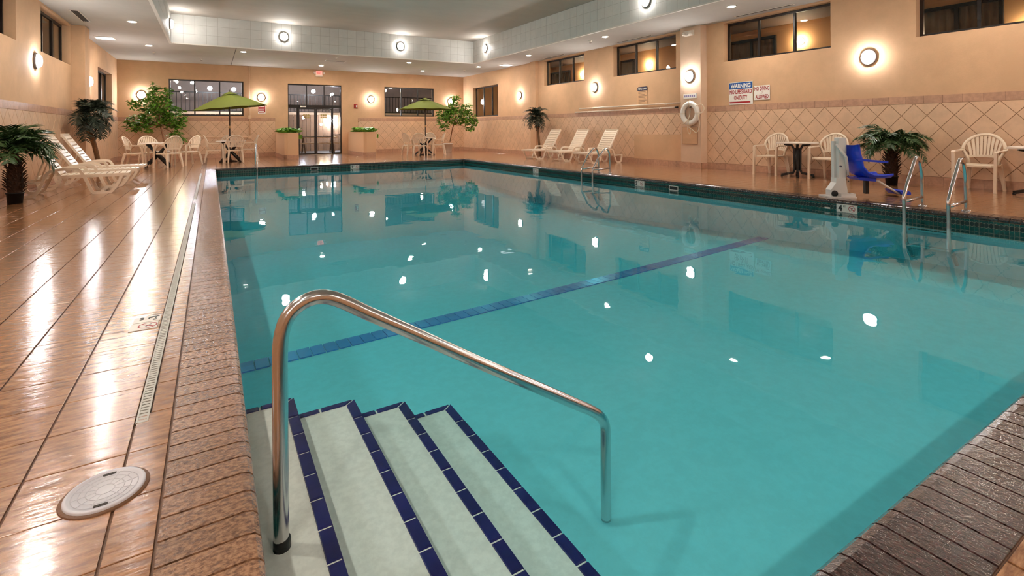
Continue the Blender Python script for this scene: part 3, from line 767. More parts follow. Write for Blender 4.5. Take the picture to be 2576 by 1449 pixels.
# conduit with boxes
t = thing('conduit', 'thin painted conduit running down the far wall and along to the left', 'pipe', mw=wallframe((1.25, YF, 0), 'far'))
MB().tube([(0.0, ZC-0.02, 0.036), (0.0, 0.80, 0.036)], 0.02, 8, up=(0, 0, 1)).build('riser', 'conduit', t)
MB().tube([(0.0, 0.80, 0.036), (-2.30, 0.82, 0.036)], 0.016, 8, up=(0, 0, 1)).build('branch', 'conduit', t)
for z in (1.62, 0.80): MB().prism([(-0.06, z-0.07), (0.06, z-0.07), (0.06, z+0.07), (-0.06, z+0.07)], 0.014, 0.06, 'z', 0.008).build('junction_box', 'conduit', t)

# signs
def lines(parent, x0, x1, ys, h, m, z=0.005, ragged=0.4, name='print_line'):
    for y in ys: MB().box((x0, y-h/2, z), (x1-(x1-x0)*ragged*random.random(), y+h/2, z+0.001)).build(name, m, parent)
def nodive(parent, cx, cy, r, z=0.005):
    mb = MB(); n = 28; r2 = r*0.84
    vs = disc(r, n, z+0.001, (cx, cy))+disc(r2, n, z+0.001, (cx, cy)); mb.add(vs, [(i, (i+1) % n, n+(i+1) % n, n+i) for i in range(n)])
    a = r*0.62; w_ = r*0.08; mb.add([(cx-a-w_, cy+a-w_, z+0.001), (cx-a+w_, cy+a+w_, z+0.001), (cx+a+w_, cy-a+w_, z+0.001), (cx+a-w_, cy-a-w_, z+0.001)], [(3, 2, 1, 0)])
    mb.build('no_diving_ring', 'red_print', parent)
    d = MB(); d.lathe([(0, 0.0006), (r*0.12, 0.0006)], 10, (cx+r*0.28, cy+r*0.34, z)); d.add([(cx-r*0.34, cy-r*0.46, z+0.0006), (cx-r*0.2, cy-r*0.5, z+0.0006), (cx+r*0.26, cy+r*0.2, z+0.0006), (cx+r*0.1, cy+r*0.26, z+0.0006)], [(0, 1, 2, 3)])
    d.build('diver_mark', 'black_print', parent)
a, b = P(1835, 210, 0, XR), P(1895, 260, 0, XR); W, H = a.y-b.y, 0.545
t = thing('warning_sign', 'white sign with blue WARNING header, no lifeguard on duty', 'sign', mw=wallframe((XR-0.013, (a.y+b.y)/2, 1.885), 'right'))
MB().box((-W/2, -H/2, 0), (W/2, H/2, 0.008)).build('board', 'white_print', t); MB().box((-W/2+0.012, H/2-0.17, 0.0075), (W/2-0.012, H/2-0.012, 0.009)).build('header', 'blue_print', t)
put_text(t, 'WARNING', 0, H/2-0.091, W*0.84, 0.105, 'white_print', 0.009, 0.03)
put_text(t, 'NO LIFEGUARD', 0, 0.035, W*0.93, 0.105, 'red_print', 0.008, 0.025); put_text(t, 'ON DUTY', 0, -0.105, W*0.56, 0.105, 'red_print', 0.008, 0.025)
MB().box((-W/2+0.015, -H/2+0.035, 0.0075), (W/2-0.06, -H/2+0.072, 0.009)).build('footer', 'red_print', t)
a, b = P(1898, 218, 0, XR), P(1938, 250, 0, XR); W, H = a.y-b.y, 0.335
t = thing('no_diving_sign', 'cream sign with red NO DIVING ALLOWED lettering', 'sign', mw=wallframe((XR-0.013, (a.y+b.y)/2, 1.865), 'right'))
MB().box((-W/2, -H/2, 0), (W/2, H/2, 0.006)).build('board', 'white_print', t)
put_text(t, 'NO DIVING', 0, 0.095, W*0.93, 0.095, 'red_print', 0.006, 0.02); put_text(t, 'ALLOWED', 0, -0.095, W*0.82, 0.095, 'red_print', 0.006, 0.02)
mk = MB(); mk.bar([(-0.03, -0.02, 0.007), (0.0, 0.015, 0.007), (0.035, 0.02, 0.007)], 0.004, 0.002, up=(0, 0, 1)); mk.bar([(-0.03, -0.02, 0.007), (0.005, -0.025, 0.007), (0.035, 0.02, 0.007)], 0.004, 0.002, up=(0, 0, 1)); mk.build('emblem', 'red_print', t)
a, b = P(1605, 219, 0, XR), P(1630, 266, 0, XR); W, H = a.y-b.y, 0.60
t = thing('pool_rules_sign', 'tall beige pool rules notice with dark blue header', 'sign', mw=wallframe((XR-0.013, (a.y+b.y)/2, 1.985), 'right'))
MB().box((-W/2, -H/2, 0), (W/2, H/2, 0.006)).build('board', 'rules_face', t)
MB().prism([(-W/2, H/2-0.115), (W/2, H/2-0.115), (W/2, H/2-0.03), (W/2-0.03, H/2), (-W/2+0.03, H/2), (-W/2, H/2-0.03)], 0.0055, 0.009, 'z').build('header', 'navy_print', t)
put_text(t, 'POOL RULES', 0, H/2-0.06, W*0.82, 0.058, 'white_print', 0.009, 0.03)
lines(t, -W*0.42, W*0.43, [H/2-0.15-i*0.042 for i in range(10)], 0.016, 'grey_print', 0.006)
a, b = P(1720, 238, 0, 10.682), P(1753, 249, 0, 10.682); W = a.y-b.y
t = thing('ring_sign', 'small white plate with faint violet print above the life ring', 'sign', mw=wallframe((10.682, (a.y+b.y)/2, 1.885), 'right'))
MB().prism([(-W/2, -0.06), (W/2, -0.06), (W/2, 0.06), (-W/2, 0.06)], 0, 0.02, 'z', 0.006).build('plate', 'white_print', t)
for i in range(6): MB().box((-W*0.42+i*W*0.145, -0.026, 0.02), (-W*0.42+i*W*0.145+W*0.1, 0.026, 0.021)).build('print_mark', 'purple_print', t)
t = thing('red_notice', 'small red and white notice beside the larger umbrella', 'sign', mw=wallframe((1.695, YF, 1.94), 'far'))
MB().box((-0.14, -0.17, 0), (0.14, 0.17, 0.008)).build('board', 'white_print', t); MB().box((-0.13, -0.10, 0.0075), (0.13, 0.16, 0.0095)).build('panel', 'red_print', t)
lines(t, -0.10, 0.11, (0.12, 0.055, -0.01, -0.07), 0.026, 'white_print', 0.0095, 0.15); lines(t, -0.11, 0.11, (-0.135,), 0.02, 'red_print', 0.008, 0.1)
# access panel on the column
a, b = P(1718, 320, 0, 10.682), P(1755, 362, 0, 10.682)
t = thing('access_panel', 'beige access hatch on the column below the life ring', 'panel', mw=wallframe((10.682, (a.y+b.y)/2, 0.85), 'right'))
W = a.y-b.y; MB().box((-W/2-0.012, -0.232, 0), (W/2+0.012, 0.232, 0.008)).build('rim', 'grout', t); MB().prism([(-W/2, -0.22), (W/2, -0.22), (W/2, 0.22), (-W/2, 0.22)], 0.006, 0.02, 'z', 0.004).build('hatch', 'stucco', t)
# rescue poles
for nm, pa, pb, l in (('rescue_pole', (1458, 274), (1712, 258), 'upper white telescopic rescue pole on wall brackets'), ('rescue_pole', (1447, 283.5), (1698, 269), 'lower white rescue pole ending in a black tip')):
    A, B_ = P(*pa, 0, XR-0.06), P(*pb, 0, XR-0.06)
    zc_ = (A.z+B_.z)/2; A.z = B_.z = zc_
    t = thing(nm, l, 'pole', tuple(B_)); L = A.y-B_.y
    MB().tube([(0, 0, 0), (0, L*0.55, 0)], 0.020, 10).build('shaft', 'pole_white', t); MB().tube([(0, L*0.55, 0), (0, L, 0)], 0.025, 10).build('sleeve', 'pole_white', t)
    MB().tube([(0, -0.10 if 'black' in l else 0, 0), (0, 0.02, 0)], 0.018, 8).build('tip', 'rubber_black' if 'black' in l else 'pole_white', t)
    for u in (0.12, 0.84): MB().box((-0.03, L*u-0.01, -0.035), (0.0595, L*u+0.01, 0.02)).build('bracket', 'pole_white', t)
# life ring with its rope
rc = (P(1712, 285, 0, 10.6).y+P(1759, 285, 0, 10.6).y)/2
t = thing('life_ring', 'white life ring hanging on the column', 'life ring', mw=wallframe((10.682, rc, 1.43), 'right') @ Matrix.Diagonal((1, 1.10, 1, 1)))
n = 40; ro, ri = 0.295, 0.165
path = [((ro+ri)/2*math.cos(2*math.pi*i/n), (ro+ri)/2*math.sin(2*math.pi*i/n), 0.075) for i in range(n)]
rr = (ro-ri)/2; MB().sweep(path, [(rr*math.cos(2*math.pi*k/12), 0.9*rr*math.sin(2*math.pi*k/12)) for k in range(12)], up=(0, 0, 1), closed=True).build('ring', 'ring_white', t)
for a in (0.02, math.pi-0.02, math.pi/2, -math.pi/2):
    c_ = Vector(((ro+ri)/2*math.cos(a), (ro+ri)/2*math.sin(a), 0.075)); e_ = Vector((math.cos(a), math.sin(a), 0))
    MB().sweep([c_+e_*(rr+0.004)*math.cos(2*math.pi*i/16)+Vector((0, 0, 1))*(rr*0.9+0.006)*math.sin(2*math.pi*i/16) for i in range(16)], [(-0.016, -0.003), (0.016, -0.003), (0.016, 0.003), (-0.016, 0.003)], up=(-e_.y, e_.x, 0), closed=True).build('band', 'rope', t)
def catmull(pts, k=8):
    pts = [Vector(p) for p in pts]; out = []
    for i in range(len(pts)-1):
        p0 = pts[max(0, i-1)]; p1 = pts[i]; p2 = pts[i+1]; p3 = pts[min(len(pts)-1, i+2)]
        for j in range(k):
            s = j/k; out.append(0.5*((2*p1)+(p2-p0)*s+(2*p0-5*p1+4*p2-p3)*s*s+(3*p1-p0-3*p2+p3)*s**3))
    out.append(pts[-1]); return out
t2 = thing('rope', 'cream rope looped over the life ring and knotted below it', 'rope', mw=wallframe((10.682, rc, 1.43), 'right'))
MB().tube(catmull([(0.24, 0.20, 0.12), (0.38, 0.22, 0.10), (0.45, 0.12, 0.09), (0.40, 0.02, 0.09), (0.31, -0.02, 0.12)]), 0.011, 7, up=(0, 0, 1)).build('side_loop', 'rope', t2)
MB().tube(catmull([(0.30, -0.04, 0.13), (0.31, -0.25, 0.10), (0.28, -0.42, 0.09), (0.20, -0.50, 0.09), (0.11, -0.44, 0.10), (0.02, -0.36, 0.15)]), 0.011, 7, up=(0, 0, 1)).build('hanging_loop', 'rope', t2)
MB().tube(catmull([(0.0, 0.16, 0.06), (-0.01, 0.0, 0.06), (-0.02, -0.16, 0.13), (-0.13, -0.26, 0.15), (-0.20, -0.27, 0.10)]), 0.011, 7, up=(0, 0, 1)).build('strand', 'rope', t2)
MB().tube(catmull([(-0.02, -0.33, 0.14), (-0.05, -0.42, 0.11), (-0.02, -0.52, 0.10), (0.03, -0.53, 0.10), (0.05, -0.44, 0.11), (0.01, -0.35, 0.15)]), 0.010, 7, up=(0, 0, 1)).build('knot_loop', 'rope', t2)
t3 = thing('hook', 'dark hook holding the life ring rope', 'hook', mw=wallframe((10.682, rc, 1.43), 'right'))
MB().tube([(-0.04, 0.19, 0.0), (-0.02, 0.16, 0.06), (0.02, 0.16, 0.06), (0.02, 0.19, 0.04)], 0.012, 6, up=(0, 0, 1)).build('prong', 'rubber_black', t3)

# ================================================================== POOL FITTINGS
def marker(side, u, ztop, W, H, num, label):
    p = (x1-0.009, u, ztop-H/2) if side == 'right' else (u, y1-0.009, ztop-H/2)
    t = thing('depth_marker', label, 'depth marker', mw=wallframe(p, side))
    MB().prism([(-W/2, -H/2), (W/2, -H/2), (W/2, H/2), (-W/2, H/2)], -0.003, 0.006, 'z', 0.002).build('plate', 'marker_white', t)
    put_text(t, num, -W*0.31, 0.0, W*0.19, H*0.78, 'black_print', 0.006, 0.03, 'numeral'); put_text(t, 'FT', -W*0.10, H*0.25, W*0.12, H*0.22, 'black_print', 0.006, 0.01)
    nodive(t, W*0.24, 0.0, H*0.38, 0.0055)
marker('right', (3.777+3.503)/2, -0.056, 0.275, 0.115, '4', 'white four foot depth plate with a red no diving mark near the lift')
uu = P(1608, 460, 0, PX1).y; marker('right', uu, -0.056, 0.275, 0.115, '5', 'white five foot depth plate right of the middle ladder')
uu = P(1347, 430, 0, PX1).y; marker('right', uu, -0.056, 0.275, 0.115, '5', 'white depth plate left of the middle ladder')
uu = P(893, 420, 1, PY1).x; marker('far', uu, -0.056, 0.275, 0.115, '3', 'white three foot depth plate on the far pool edge')
def skimmer(side, q, W, label):
    c_ = P(*q, 0, PX1) if side == 'right' else P(*q, 1, PY1)
    p = (x1-0.009, c_.y, -0.125) if side == 'right' else (c_.x, y1-0.009, -0.115)
    t = thing('skimmer', label, 'skimmer', mw=wallframe(p, side)); H = 0.09
    mb = MB(); e = 0.012; mb.box((-W/2, -H/2, -0.003), (W/2, -H/2+e, 0.008)); mb.box((-W/2, H/2-e, -0.003), (W/2, H/2, 0.008)); mb.box((-W/2, -H/2+e, -0.003), (-W/2+e, H/2-e, 0.008)); mb.box((W/2-e, -H/2+e, -0.003), (W/2, H/2-e, 0.008))
    mb.build('frame', 'marker_white', t); MB().box((-W/2+e, -H/2+e, -0.003), (W/2-e, H/2-e, 0.002)).build('throat', 'black_print', t)
skimmer('far', (791, 427), 0.22, 'dark skimmer opening in the far pool wall'); skimmer('right', (1694, 477), 0.22, 'dark skimmer opening in the right pool wall')
t = thing('anchor', 'small white rope anchor left of the four foot plate', 'anchor', mw=wallframe((x1-0.009, P(2081, 527, 0, PX1).y, -0.135), 'right'))
MB().prism([(-0.035, -0.012), (0.035, -0.012), (0.035, 0.012), (-0.035, 0.012)], 0, 0.02, 'z', 0.006).build('cup', 'marker_white', t)

def arc_path(pts, rad, k=6):
    """polyline with rounded corners"""
    pts = [Vector(p) for p in pts]; out = [pts[0]]
    for a, b, c in zip(pts, pts[1:], pts[2:]):
        d1 = (a-b); d2 = (c-b); r1 = min(rad, d1.length*0.49, d2.length*0.49)
        p1 = b+d1.normalized()*r1; p2 = b+d2.normalized()*r1
        for i in range(k+1):
            s = i/k; out.append(p1*(1-s)**2+b*2*s*(1-s)+p2*s*s)
    out.append(pts[-1]); return out
# step handrail
YRL = 1.675
hr = thing('handrail', 'bent stainless handrail going down over the pool steps', 'handrail', (0.068, YRL, SZ[0]))
rp = [(0.066, -0.215), (0.066, 0.35), (0.0695, 0.426), (0.087, 0.484), (0.119, 0.516), (0.165, 0.532), (0.213, 0.524), (0.263, 0.497), (0.327, 0.454), (0.435, 0.385), (0.739, 0.188), (1.104, -0.042), (1.285, -0.157), (1.335, -0.196), (1.362, -0.235), (1.368, -0.28), (1.368, -0.66)]
def dense(pts, step=0.06):
    out = [pts[0]]
    for a, b in zip(pts, pts[1:]):
        n = max(1, int(math.hypot(b[0]-a[0], b[1]-a[1])/step))
        out += [(a[0]+(b[0]-a[0])*i/n, a[1]+(b[1]-a[1])*i/n) for i in range(1, n+1)]
    return out
full = catmull([(x-0.068, 0, z-SZ[0]) for x, z in dense(rp)], 3)
MB().tube(full, 0.0225, 16, up=(0, 1, 0)).build('rail', 'steel', hr)
MB().lathe([(0.0225, 0.0), (0.0255, 0.0), (0.0255, 0.028), (0.0225, 0.032)], 16).build('foot_sleeve', 'rubber_black', hr)
# ladders
def ladder(pts, ysA, label, brace_z=0.1):
    t = thing('pool_ladder', label, 'ladder', (0, 0, 0))
    for yv, pp in zip(ysA, pts):
        path = catmull([(x, yv, z) for x, z in dense(pp, 0.09)], 3); MB().tube(path, 0.0215, 12, up=(0, 1, 0)).build('rail', 'steel', t)
        xb = pp[-1][0]; MB().lathe([(0, 0.016), (0.022, 0.016), (0.045, 0.012), (0.048, 0.0)], 18, (xb, yv, 0)).build('flange', 'steel', t)
        xf = pp[3][0]; MB().tube([(xf, yv, brace_z), (xb, yv, brace_z+0.02)], 0.019, 10).build('brace', 'steel', t)
    xf = pts[0][1][0]; ya, yb = ysA
    for z in (-0.26, -0.46):
        MB().box((xf+0.01, min(ya, yb)+0.02, z), (xf+0.09, max(ya, yb)-0.02, z+0.02)).build('tread', 'steel', t)
    return t
hA = [[(7.64, -0.62), (7.46, -0.40), (7.408, -0.20), (7.408, 0.162), (7.52, 0.345), (7.733, 0.620), (7.804, 0.648), (7.885, 0.575), (7.935, 0.411), (7.95, 0.0)],
      [(7.60, -0.62), (7.39, -0.40), (7.33, -0.20), (7.33, 0.141), (7.434, 0.335), (7.605, 0.615), (7.68, 0.648), (7.778, 0.575), (7.83, 0.402), (7.855, 0.0)]]
# keep both hoops alike: the second shifted to the same setback
hA[1] = [(x-0.045, z) for x, z in hA[0]]
ladder(hA, (2.86, 2.40), 'stainless pool ladder with two hoops at the right picture side')
hB = [[(7.64, -0.62), (7.46, -0.40), (7.41, -0.22), (7.415, 0.097), (7.60, 0.395), (7.749, 0.54), (7.855, 0.578), (7.93, 0.46), (7.948, 0.2), (7.95, 0.0)]]*2
ladder(hB, (9.30, 8.90), 'stainless pool ladder in the middle of the right pool edge')
t = thing('pool_ladder', 'slim steel grab rail at the far left of the pool', 'ladder', (1.0, 0, 0))
MB().tube(catmull([(0, 16.55, 0), (0, 16.5, 0.40), (0, 16.42, 0.58), (0, 16.25, 0.66), (0, 16.08, 0.52), (0, 15.9, 0.10), (0, 15.9, -0.6)]), 0.022, 10, up=(1, 0, 0)).build('rail', 'steel', t)
MB().lathe([(0, 0.016), (0.022, 0.016), (0.045, 0.012), (0.048, 0.0)], 16, (0, 16.55, 0)).build('flange', 'steel', t)
# drains
for k, (a, b) in enumerate(DR):
    t = thing('deck_drain', ['long grey slotted drain beside the near coping', 'far grey slotted drain running to the umbrella table'][k], 'drain', (-0.333, a, 0))
    L = b-a; MB().box((-0.019, 0, -0.012), (0.019, L, -0.002)).build('channel', 'slot_dark', t)
    sx = 0.019
    for s_ in (-1, 1): MB().box((min(s_*sx, s_*(sx-0.006)), 0, -0.008), (max(s_*sx, s_*(sx-0.006)), L, 0.002)).build('edge', 'drain_plastic', t)
    n = int(L/0.024); me = MB().box((-0.013, 0.0, -0.006), (0.013, 0.017, 0.0005)).mesh('grate_bar'); me.materials.append(MATS['drain_plastic'])
    for i in range(min(n, 270)): link('grate_bar', me, None, t, loc=(0, i*0.024, 0))
    if n > 270:
        mb = MB()
        for i in range(270, n): mb.box((-0.013, i*0.024, -0.006), (0.013, i*0.024+0.017, 0.0005))
        tag(mb.build('grate_bars_beyond', 'drain_plastic', t), kind='stuff')
# skimmer lid
t = thing('round_cover', 'round white plastic cover set in the deck tiles', 'cover', tuple(lid_c))
MB().lathe([(0.0, 0.004), (LID_R+0.008, 0.004), (LID_R+0.010, 0.002), (LID_R+0.010, -0.004)], 40).build('collar', 'deck_grout', t)
MB().lathe([(0.0, 0.0085), (LID_R-0.012, 0.0085), (LID_R-0.010, 0.0105), (LID_R-0.002, 0.0105), (LID_R, 0.008), (LID_R, 0.0)], 48).build('cover', 'lid_plastic', t)
for r_ in (0.022, 0.045, 0.062, 0.078):
    n = 40; MB().sweep([(r_*math.cos(2*math.pi*i/n), r_*math.sin(2*math.pi*i/n), 0.0085) for i in range(n)], [(-0.0012, 0), (0, 0.0012), (0.0012, 0)], closed=True).build('rib_ring', 'lid_plastic', t)
for k in range(12):
    a = k*math.pi/6+0.2; MB().bar([(0.022*math.cos(a), 0.022*math.sin(a), 0.0088), (0.078*math.cos(a), 0.078*math.sin(a), 0.0088)], 0.002, 0.0014).build('rib', 'lid_plastic', t)
for s_ in (-1, 1): MB().box((-0.016, s_*0.074-0.005, 0.0086), (0.016, s_*0.074+0.005, 0.0098)).build('finger_slot', 'slot_dark', t)
# deck depth tiles near the drain
MX0, MX1 = P(335, 812, 2, 0).x, -0.362
my = [P(400, 792, 2, 0).y, P(395, 807, 2, 0).y, P(388, 826, 2, 0).y]
t = thing('deck_marker', 'white floor tile with black print beside the drain', 'floor marker', ((MX0+MX1)/2, (my[0]+my[1])/2, 0)); W = MX1-MX0; D = abs(my[0]-my[1])
MB().prism([(-W/2, -D/2+0.003), (W/2, -D/2+0.003), (W/2, D/2-0.003), (-W/2, D/2-0.003)], -0.004, 0.003, 'z', 0.001).build('plate', 'marker_white', t)
put_text(t, '3 FT', 0.01, D*0.12, W*0.72, D*0.34, 'black_print', 0.003, 0.02); MB().box((W*0.22, -D*0.33, 0.003), (W*0.36, -D*0.12, 0.0036)).build('print_mark', 'black_print', t)
t = thing('deck_marker', 'white floor tile with a red no diving arc beside the drain', 'floor marker', ((MX0+MX1)/2-0.006, (my[1]+my[2])/2, 0)); D = abs(my[1]-my[2])
MB().prism([(-W/2, -D/2+0.003), (W/2, -D/2+0.003), (W/2, D/2-0.003), (-W/2, D/2-0.003)], -0.004, 0.003, 'z', 0.001).build('plate', 'marker_white', t)
nodive(t, W*0.14, 0, D*0.36, 0.0025)

# ================================================================== FURNITURE
# ---- moulded plastic armchair, faces local +x
def back_pt(s, tt):                                     # s across, tt up the back
    lean = -0.20-0.16*tt-0.02*(tt/0.5)**2; bow = 0.055*(s/0.25)**2
    return Vector((lean+bow, s, 0.43+tt*0.98))
def make_chair(label, mname, group):
    c = thing('plastic_chair', label, 'chair', group=group)
    st = MB()
    prof = [(-0.22, -0.20), (0.20, -0.23), (0.235, -0.20), (0.245, 0.0), (0.235, 0.20), (0.20, 0.23), (-0.22, 0.20)]
    st.prism(prof, 0.395, 0.430, 'z', 0.008); st.build('seat', mname, c)
    n = 22; arch = []
    for i in range(n+1):
        a = math.pi*i/n; arch.append((-0.262*math.cos(a), 0.24+0.25*math.sin(a)))
    outl = [(-0.185, 0.0), (-0.20, 0.10), (-0.24, 0.18)]+arch+[(0.24, 0.18), (0.20, 0.10), (0.185, 0.0)]
    bk = MB(); bk.sweep([back_pt(s, t_) for s, t_ in outl], [(-0.012, -0.020), (0.012, -0.020), (0.014, 0.0), (0.012, 0.020), (-0.012, 0.020)], up=(0, 1, 0))
    bk.sweep([back_pt(s, 0.115+0.018*(1-(s/0.2)**2)) for s in (-0.2, -0.1, 0, 0.1, 0.2)], [(-0.02, -0.009), (0.02, -0.009), (0.02, 0.009), (-0.02, 0.009)], up=(1, 0, 0), smooth=False)
    b = bk.build('backrest', mname, c)
    for k in range(-4, 5):
        s0, s1 = k*0.040, k*0.053; tt1 = 0.24+0.25*math.sqrt(max(0.0, 1-(s1/0.262)**2))-0.005
        pts = []; sl = MB()
        w0, w1 = 0.0145, 0.0195; vs = []
        for q in range(5):
            u = q/4; s_ = s0+(s1-s0)*u**1.3; tt = 0.12+(tt1-0.12)*u; w_ = w0+(w1-w0)*u
            for sg, dx in ((-1, -0.005), (1, -0.005), (1, 0.005), (-1, 0.005)): vs.append(back_pt(s_+sg*w_, tt)+Vector((dx, 0, 0)))
        fs = [(q*4+a, q*4+(a+1) % 4, q*4+4+(a+1) % 4, q*4+4+a) for q in range(4) for a in range(4)]
        sl.add(vs, fs, False); sl.build('slat', mname, b)
    for sg in (-1, 1):
        p0 = back_pt(sg*0.257, 0.26)
        am = MB(); am.sweep(catmull([p0, Vector((-0.16, sg*0.275, 0.655)), Vector((0.02, sg*0.285, 0.645)), Vector((0.19, sg*0.27, 0.64)), Vector((0.235, sg*0.262, 0.615))], 4), [(-0.026, -0.010), (0.026, -0.010), (0.026, 0.010), (-0.026, 0.010)], smooth=False)
        am.build('armrest', mname, c)
        lg = MB(); lg.sweep([(0.235, sg*0.262, 0.63), (0.245, sg*0.258, 0.42), (0.265, sg*0.255, 0.0)], [(-0.024, -0.018), (0.024, -0.018), (0.024, 0.018), (-0.024, 0.018)], up=(0, 1, 0), smooth=False); lg.build('leg', mname, c)
        lg = MB(); lg.sweep([(-0.195, sg*0.185, 0.42), (-0.25, sg*0.21, 0.2), (-0.285, sg*0.225, 0.0)], [(-0.030, -0.024), (0.030, -0.024), (0.030, 0.024), (-0.030, 0.024)], up=(0, 1, 0), smooth=False, scales=[1.25, 0.9, 0.7]); lg.build('leg', mname, c)
    return c
chair0 = make_chair('cream plastic armchair left of the small table in front of the warning sign', 'chair_plastic', 'plastic armchairs')
ctree = tree_of(chair0)
chair0.location = (10.57, 6.54, 0); chair0.rotation_euler = (0, 0, R(180))
CH = [((10.56, 5.33), 180, 'cream plastic armchair partly hidden behind the white lift mast'),
      ((10.54, 3.02), 180, 'cream plastic armchair behind the right ladder'),
      # left round table at (-1.50,18.25)
      ((-2.02, 18.30), -10, 'cream plastic armchair at the left side of the table below the left ficus'),
      ((-1.72, 19.15), -62, 'cream plastic armchair on the far side of the table below the left ficus'),
      ((-1.18, 17.75), 128, 'cream plastic armchair with its back to the pool at the table below the left ficus'),
      ((-0.72, 18.75), 215, 'cream plastic armchair at the right side of the table below the left ficus'),
      # larger umbrella table at (0.46,19.75)
      ((-0.02, 19.72), 0, 'cream plastic armchair left of the larger umbrella pole'),
      ((0.56, 19.05), 95, 'cream plastic armchair in front of the larger umbrella pole'),
      ((1.03, 19.72), 180, 'cream plastic armchair right of the larger umbrella pole'),
      ((0.46, 20.42), 270, 'cream plastic armchair behind the larger umbrella pole'),
      # smaller umbrella table at (7.5,19.75)
      ((6.98, 19.95), 10, 'cream plastic armchair left of the smaller umbrella pole'),
      ((7.02, 18.95), 60, 'cream plastic armchair in front of the smaller umbrella pole'),
      ((8.05, 19.55), 165, 'cream plastic armchair right of the smaller umbrella pole'),
      ((7.95, 20.40), 235, 'cream plastic armchair behind the smaller umbrella pole')]
for (x, y), a, l in CH: dup(chair0, ctree, (x, y, 0), R(a), l, 'plastic armchairs')
# ---- tables
def round_table(x, y, label, rz):
    t = thing('round_table', label, 'table', (x, y, 0), rz, 'round plastic tables')
    MB().lathe([(0.0, 0.685), (0.40, 0.685), (0.455, 0.695), (0.46, 0.71), (0.45, 0.722), (0.0, 0.724)], 36).build('tabletop', 'table_top', t)
    for k in range(4):
        a = k*math.pi/2+0.6; c_, s_ = math.cos(a), math.sin(a); o_ = 0.03
        MB().sweep([(0.34*c_, 0.34*s_, 0.69), (0.10*c_-o_*s_, 0.10*s_+o_*c_, 0.44), (-0.08*c_-o_*s_, -0.08*s_+o_*c_, 0.30), (-0.44*c_, -0.44*s_, 0.0)], [(-0.018, -0.03), (0.018, -0.03), (0.018, 0.03), (-0.018, 0.03)], smooth=False).build('leg', 'table_leg', t)
    return t
round_table(-1.48, 18.30, 'white round table with dark crossed legs below the left ficus', 0.15)
round_table(0.47, 19.75, 'white round table under the larger green umbrella', 0.1)
round_table(7.50, 19.72, 'white round table under the smaller green umbrella', 0.2)
def pedestal(x, y, label):
    t = thing('pedestal_table', label, 'table', (x, y, 0))
    MB().prism([(-0.27, -0.30), (0.27, -0.30), (0.30, -0.27), (0.30, 0.27), (0.27, 0.30), (-0.27, 0.30), (-0.30, 0.27), (-0.30, -0.27)], 0.70, 0.735, 'z', 0.008).build('tabletop', 'table_top', t)
    for k in range(4):
        a = k*math.pi/2+0.55; c_, s_ = math.cos(a), math.sin(a)
        MB().sweep([(0.24*c_, 0.24*s_, 0.695), (0.10*c_, 0.10*s_, 0.665), (0.055*c_, 0.055*s_, 0.58), (0.048*c_, 0.048*s_, 0.16), (0.075*c_, 0.075*s_, 0.09), (0.30*c_, 0.30*s_, 0.035)], [(-0.020, -0.024), (0.020, -0.024), (0.020, 0.024), (-0.020, 0.024)], smooth=False).build('leg', 'table_leg', t)
        MB().lathe([(0, 0), (0.022, 0), (0.022, 0.03), (0, 0.03)], 10, (0.29*c_, 0.29*s_, 0)).build('foot', 'table_leg', t)
    MB().lathe([(0.0, 0.15), (0.05, 0.15), (0.05, 0.60), (0.0, 0.62)], 12).build('stem', 'table_leg', t)
pedestal(10.50, 5.93, 'small square table on a dark pedestal between two armchairs')
pedestal(10.50, 2.32, 'small square table on a dark pedestal cut by the right picture edge')
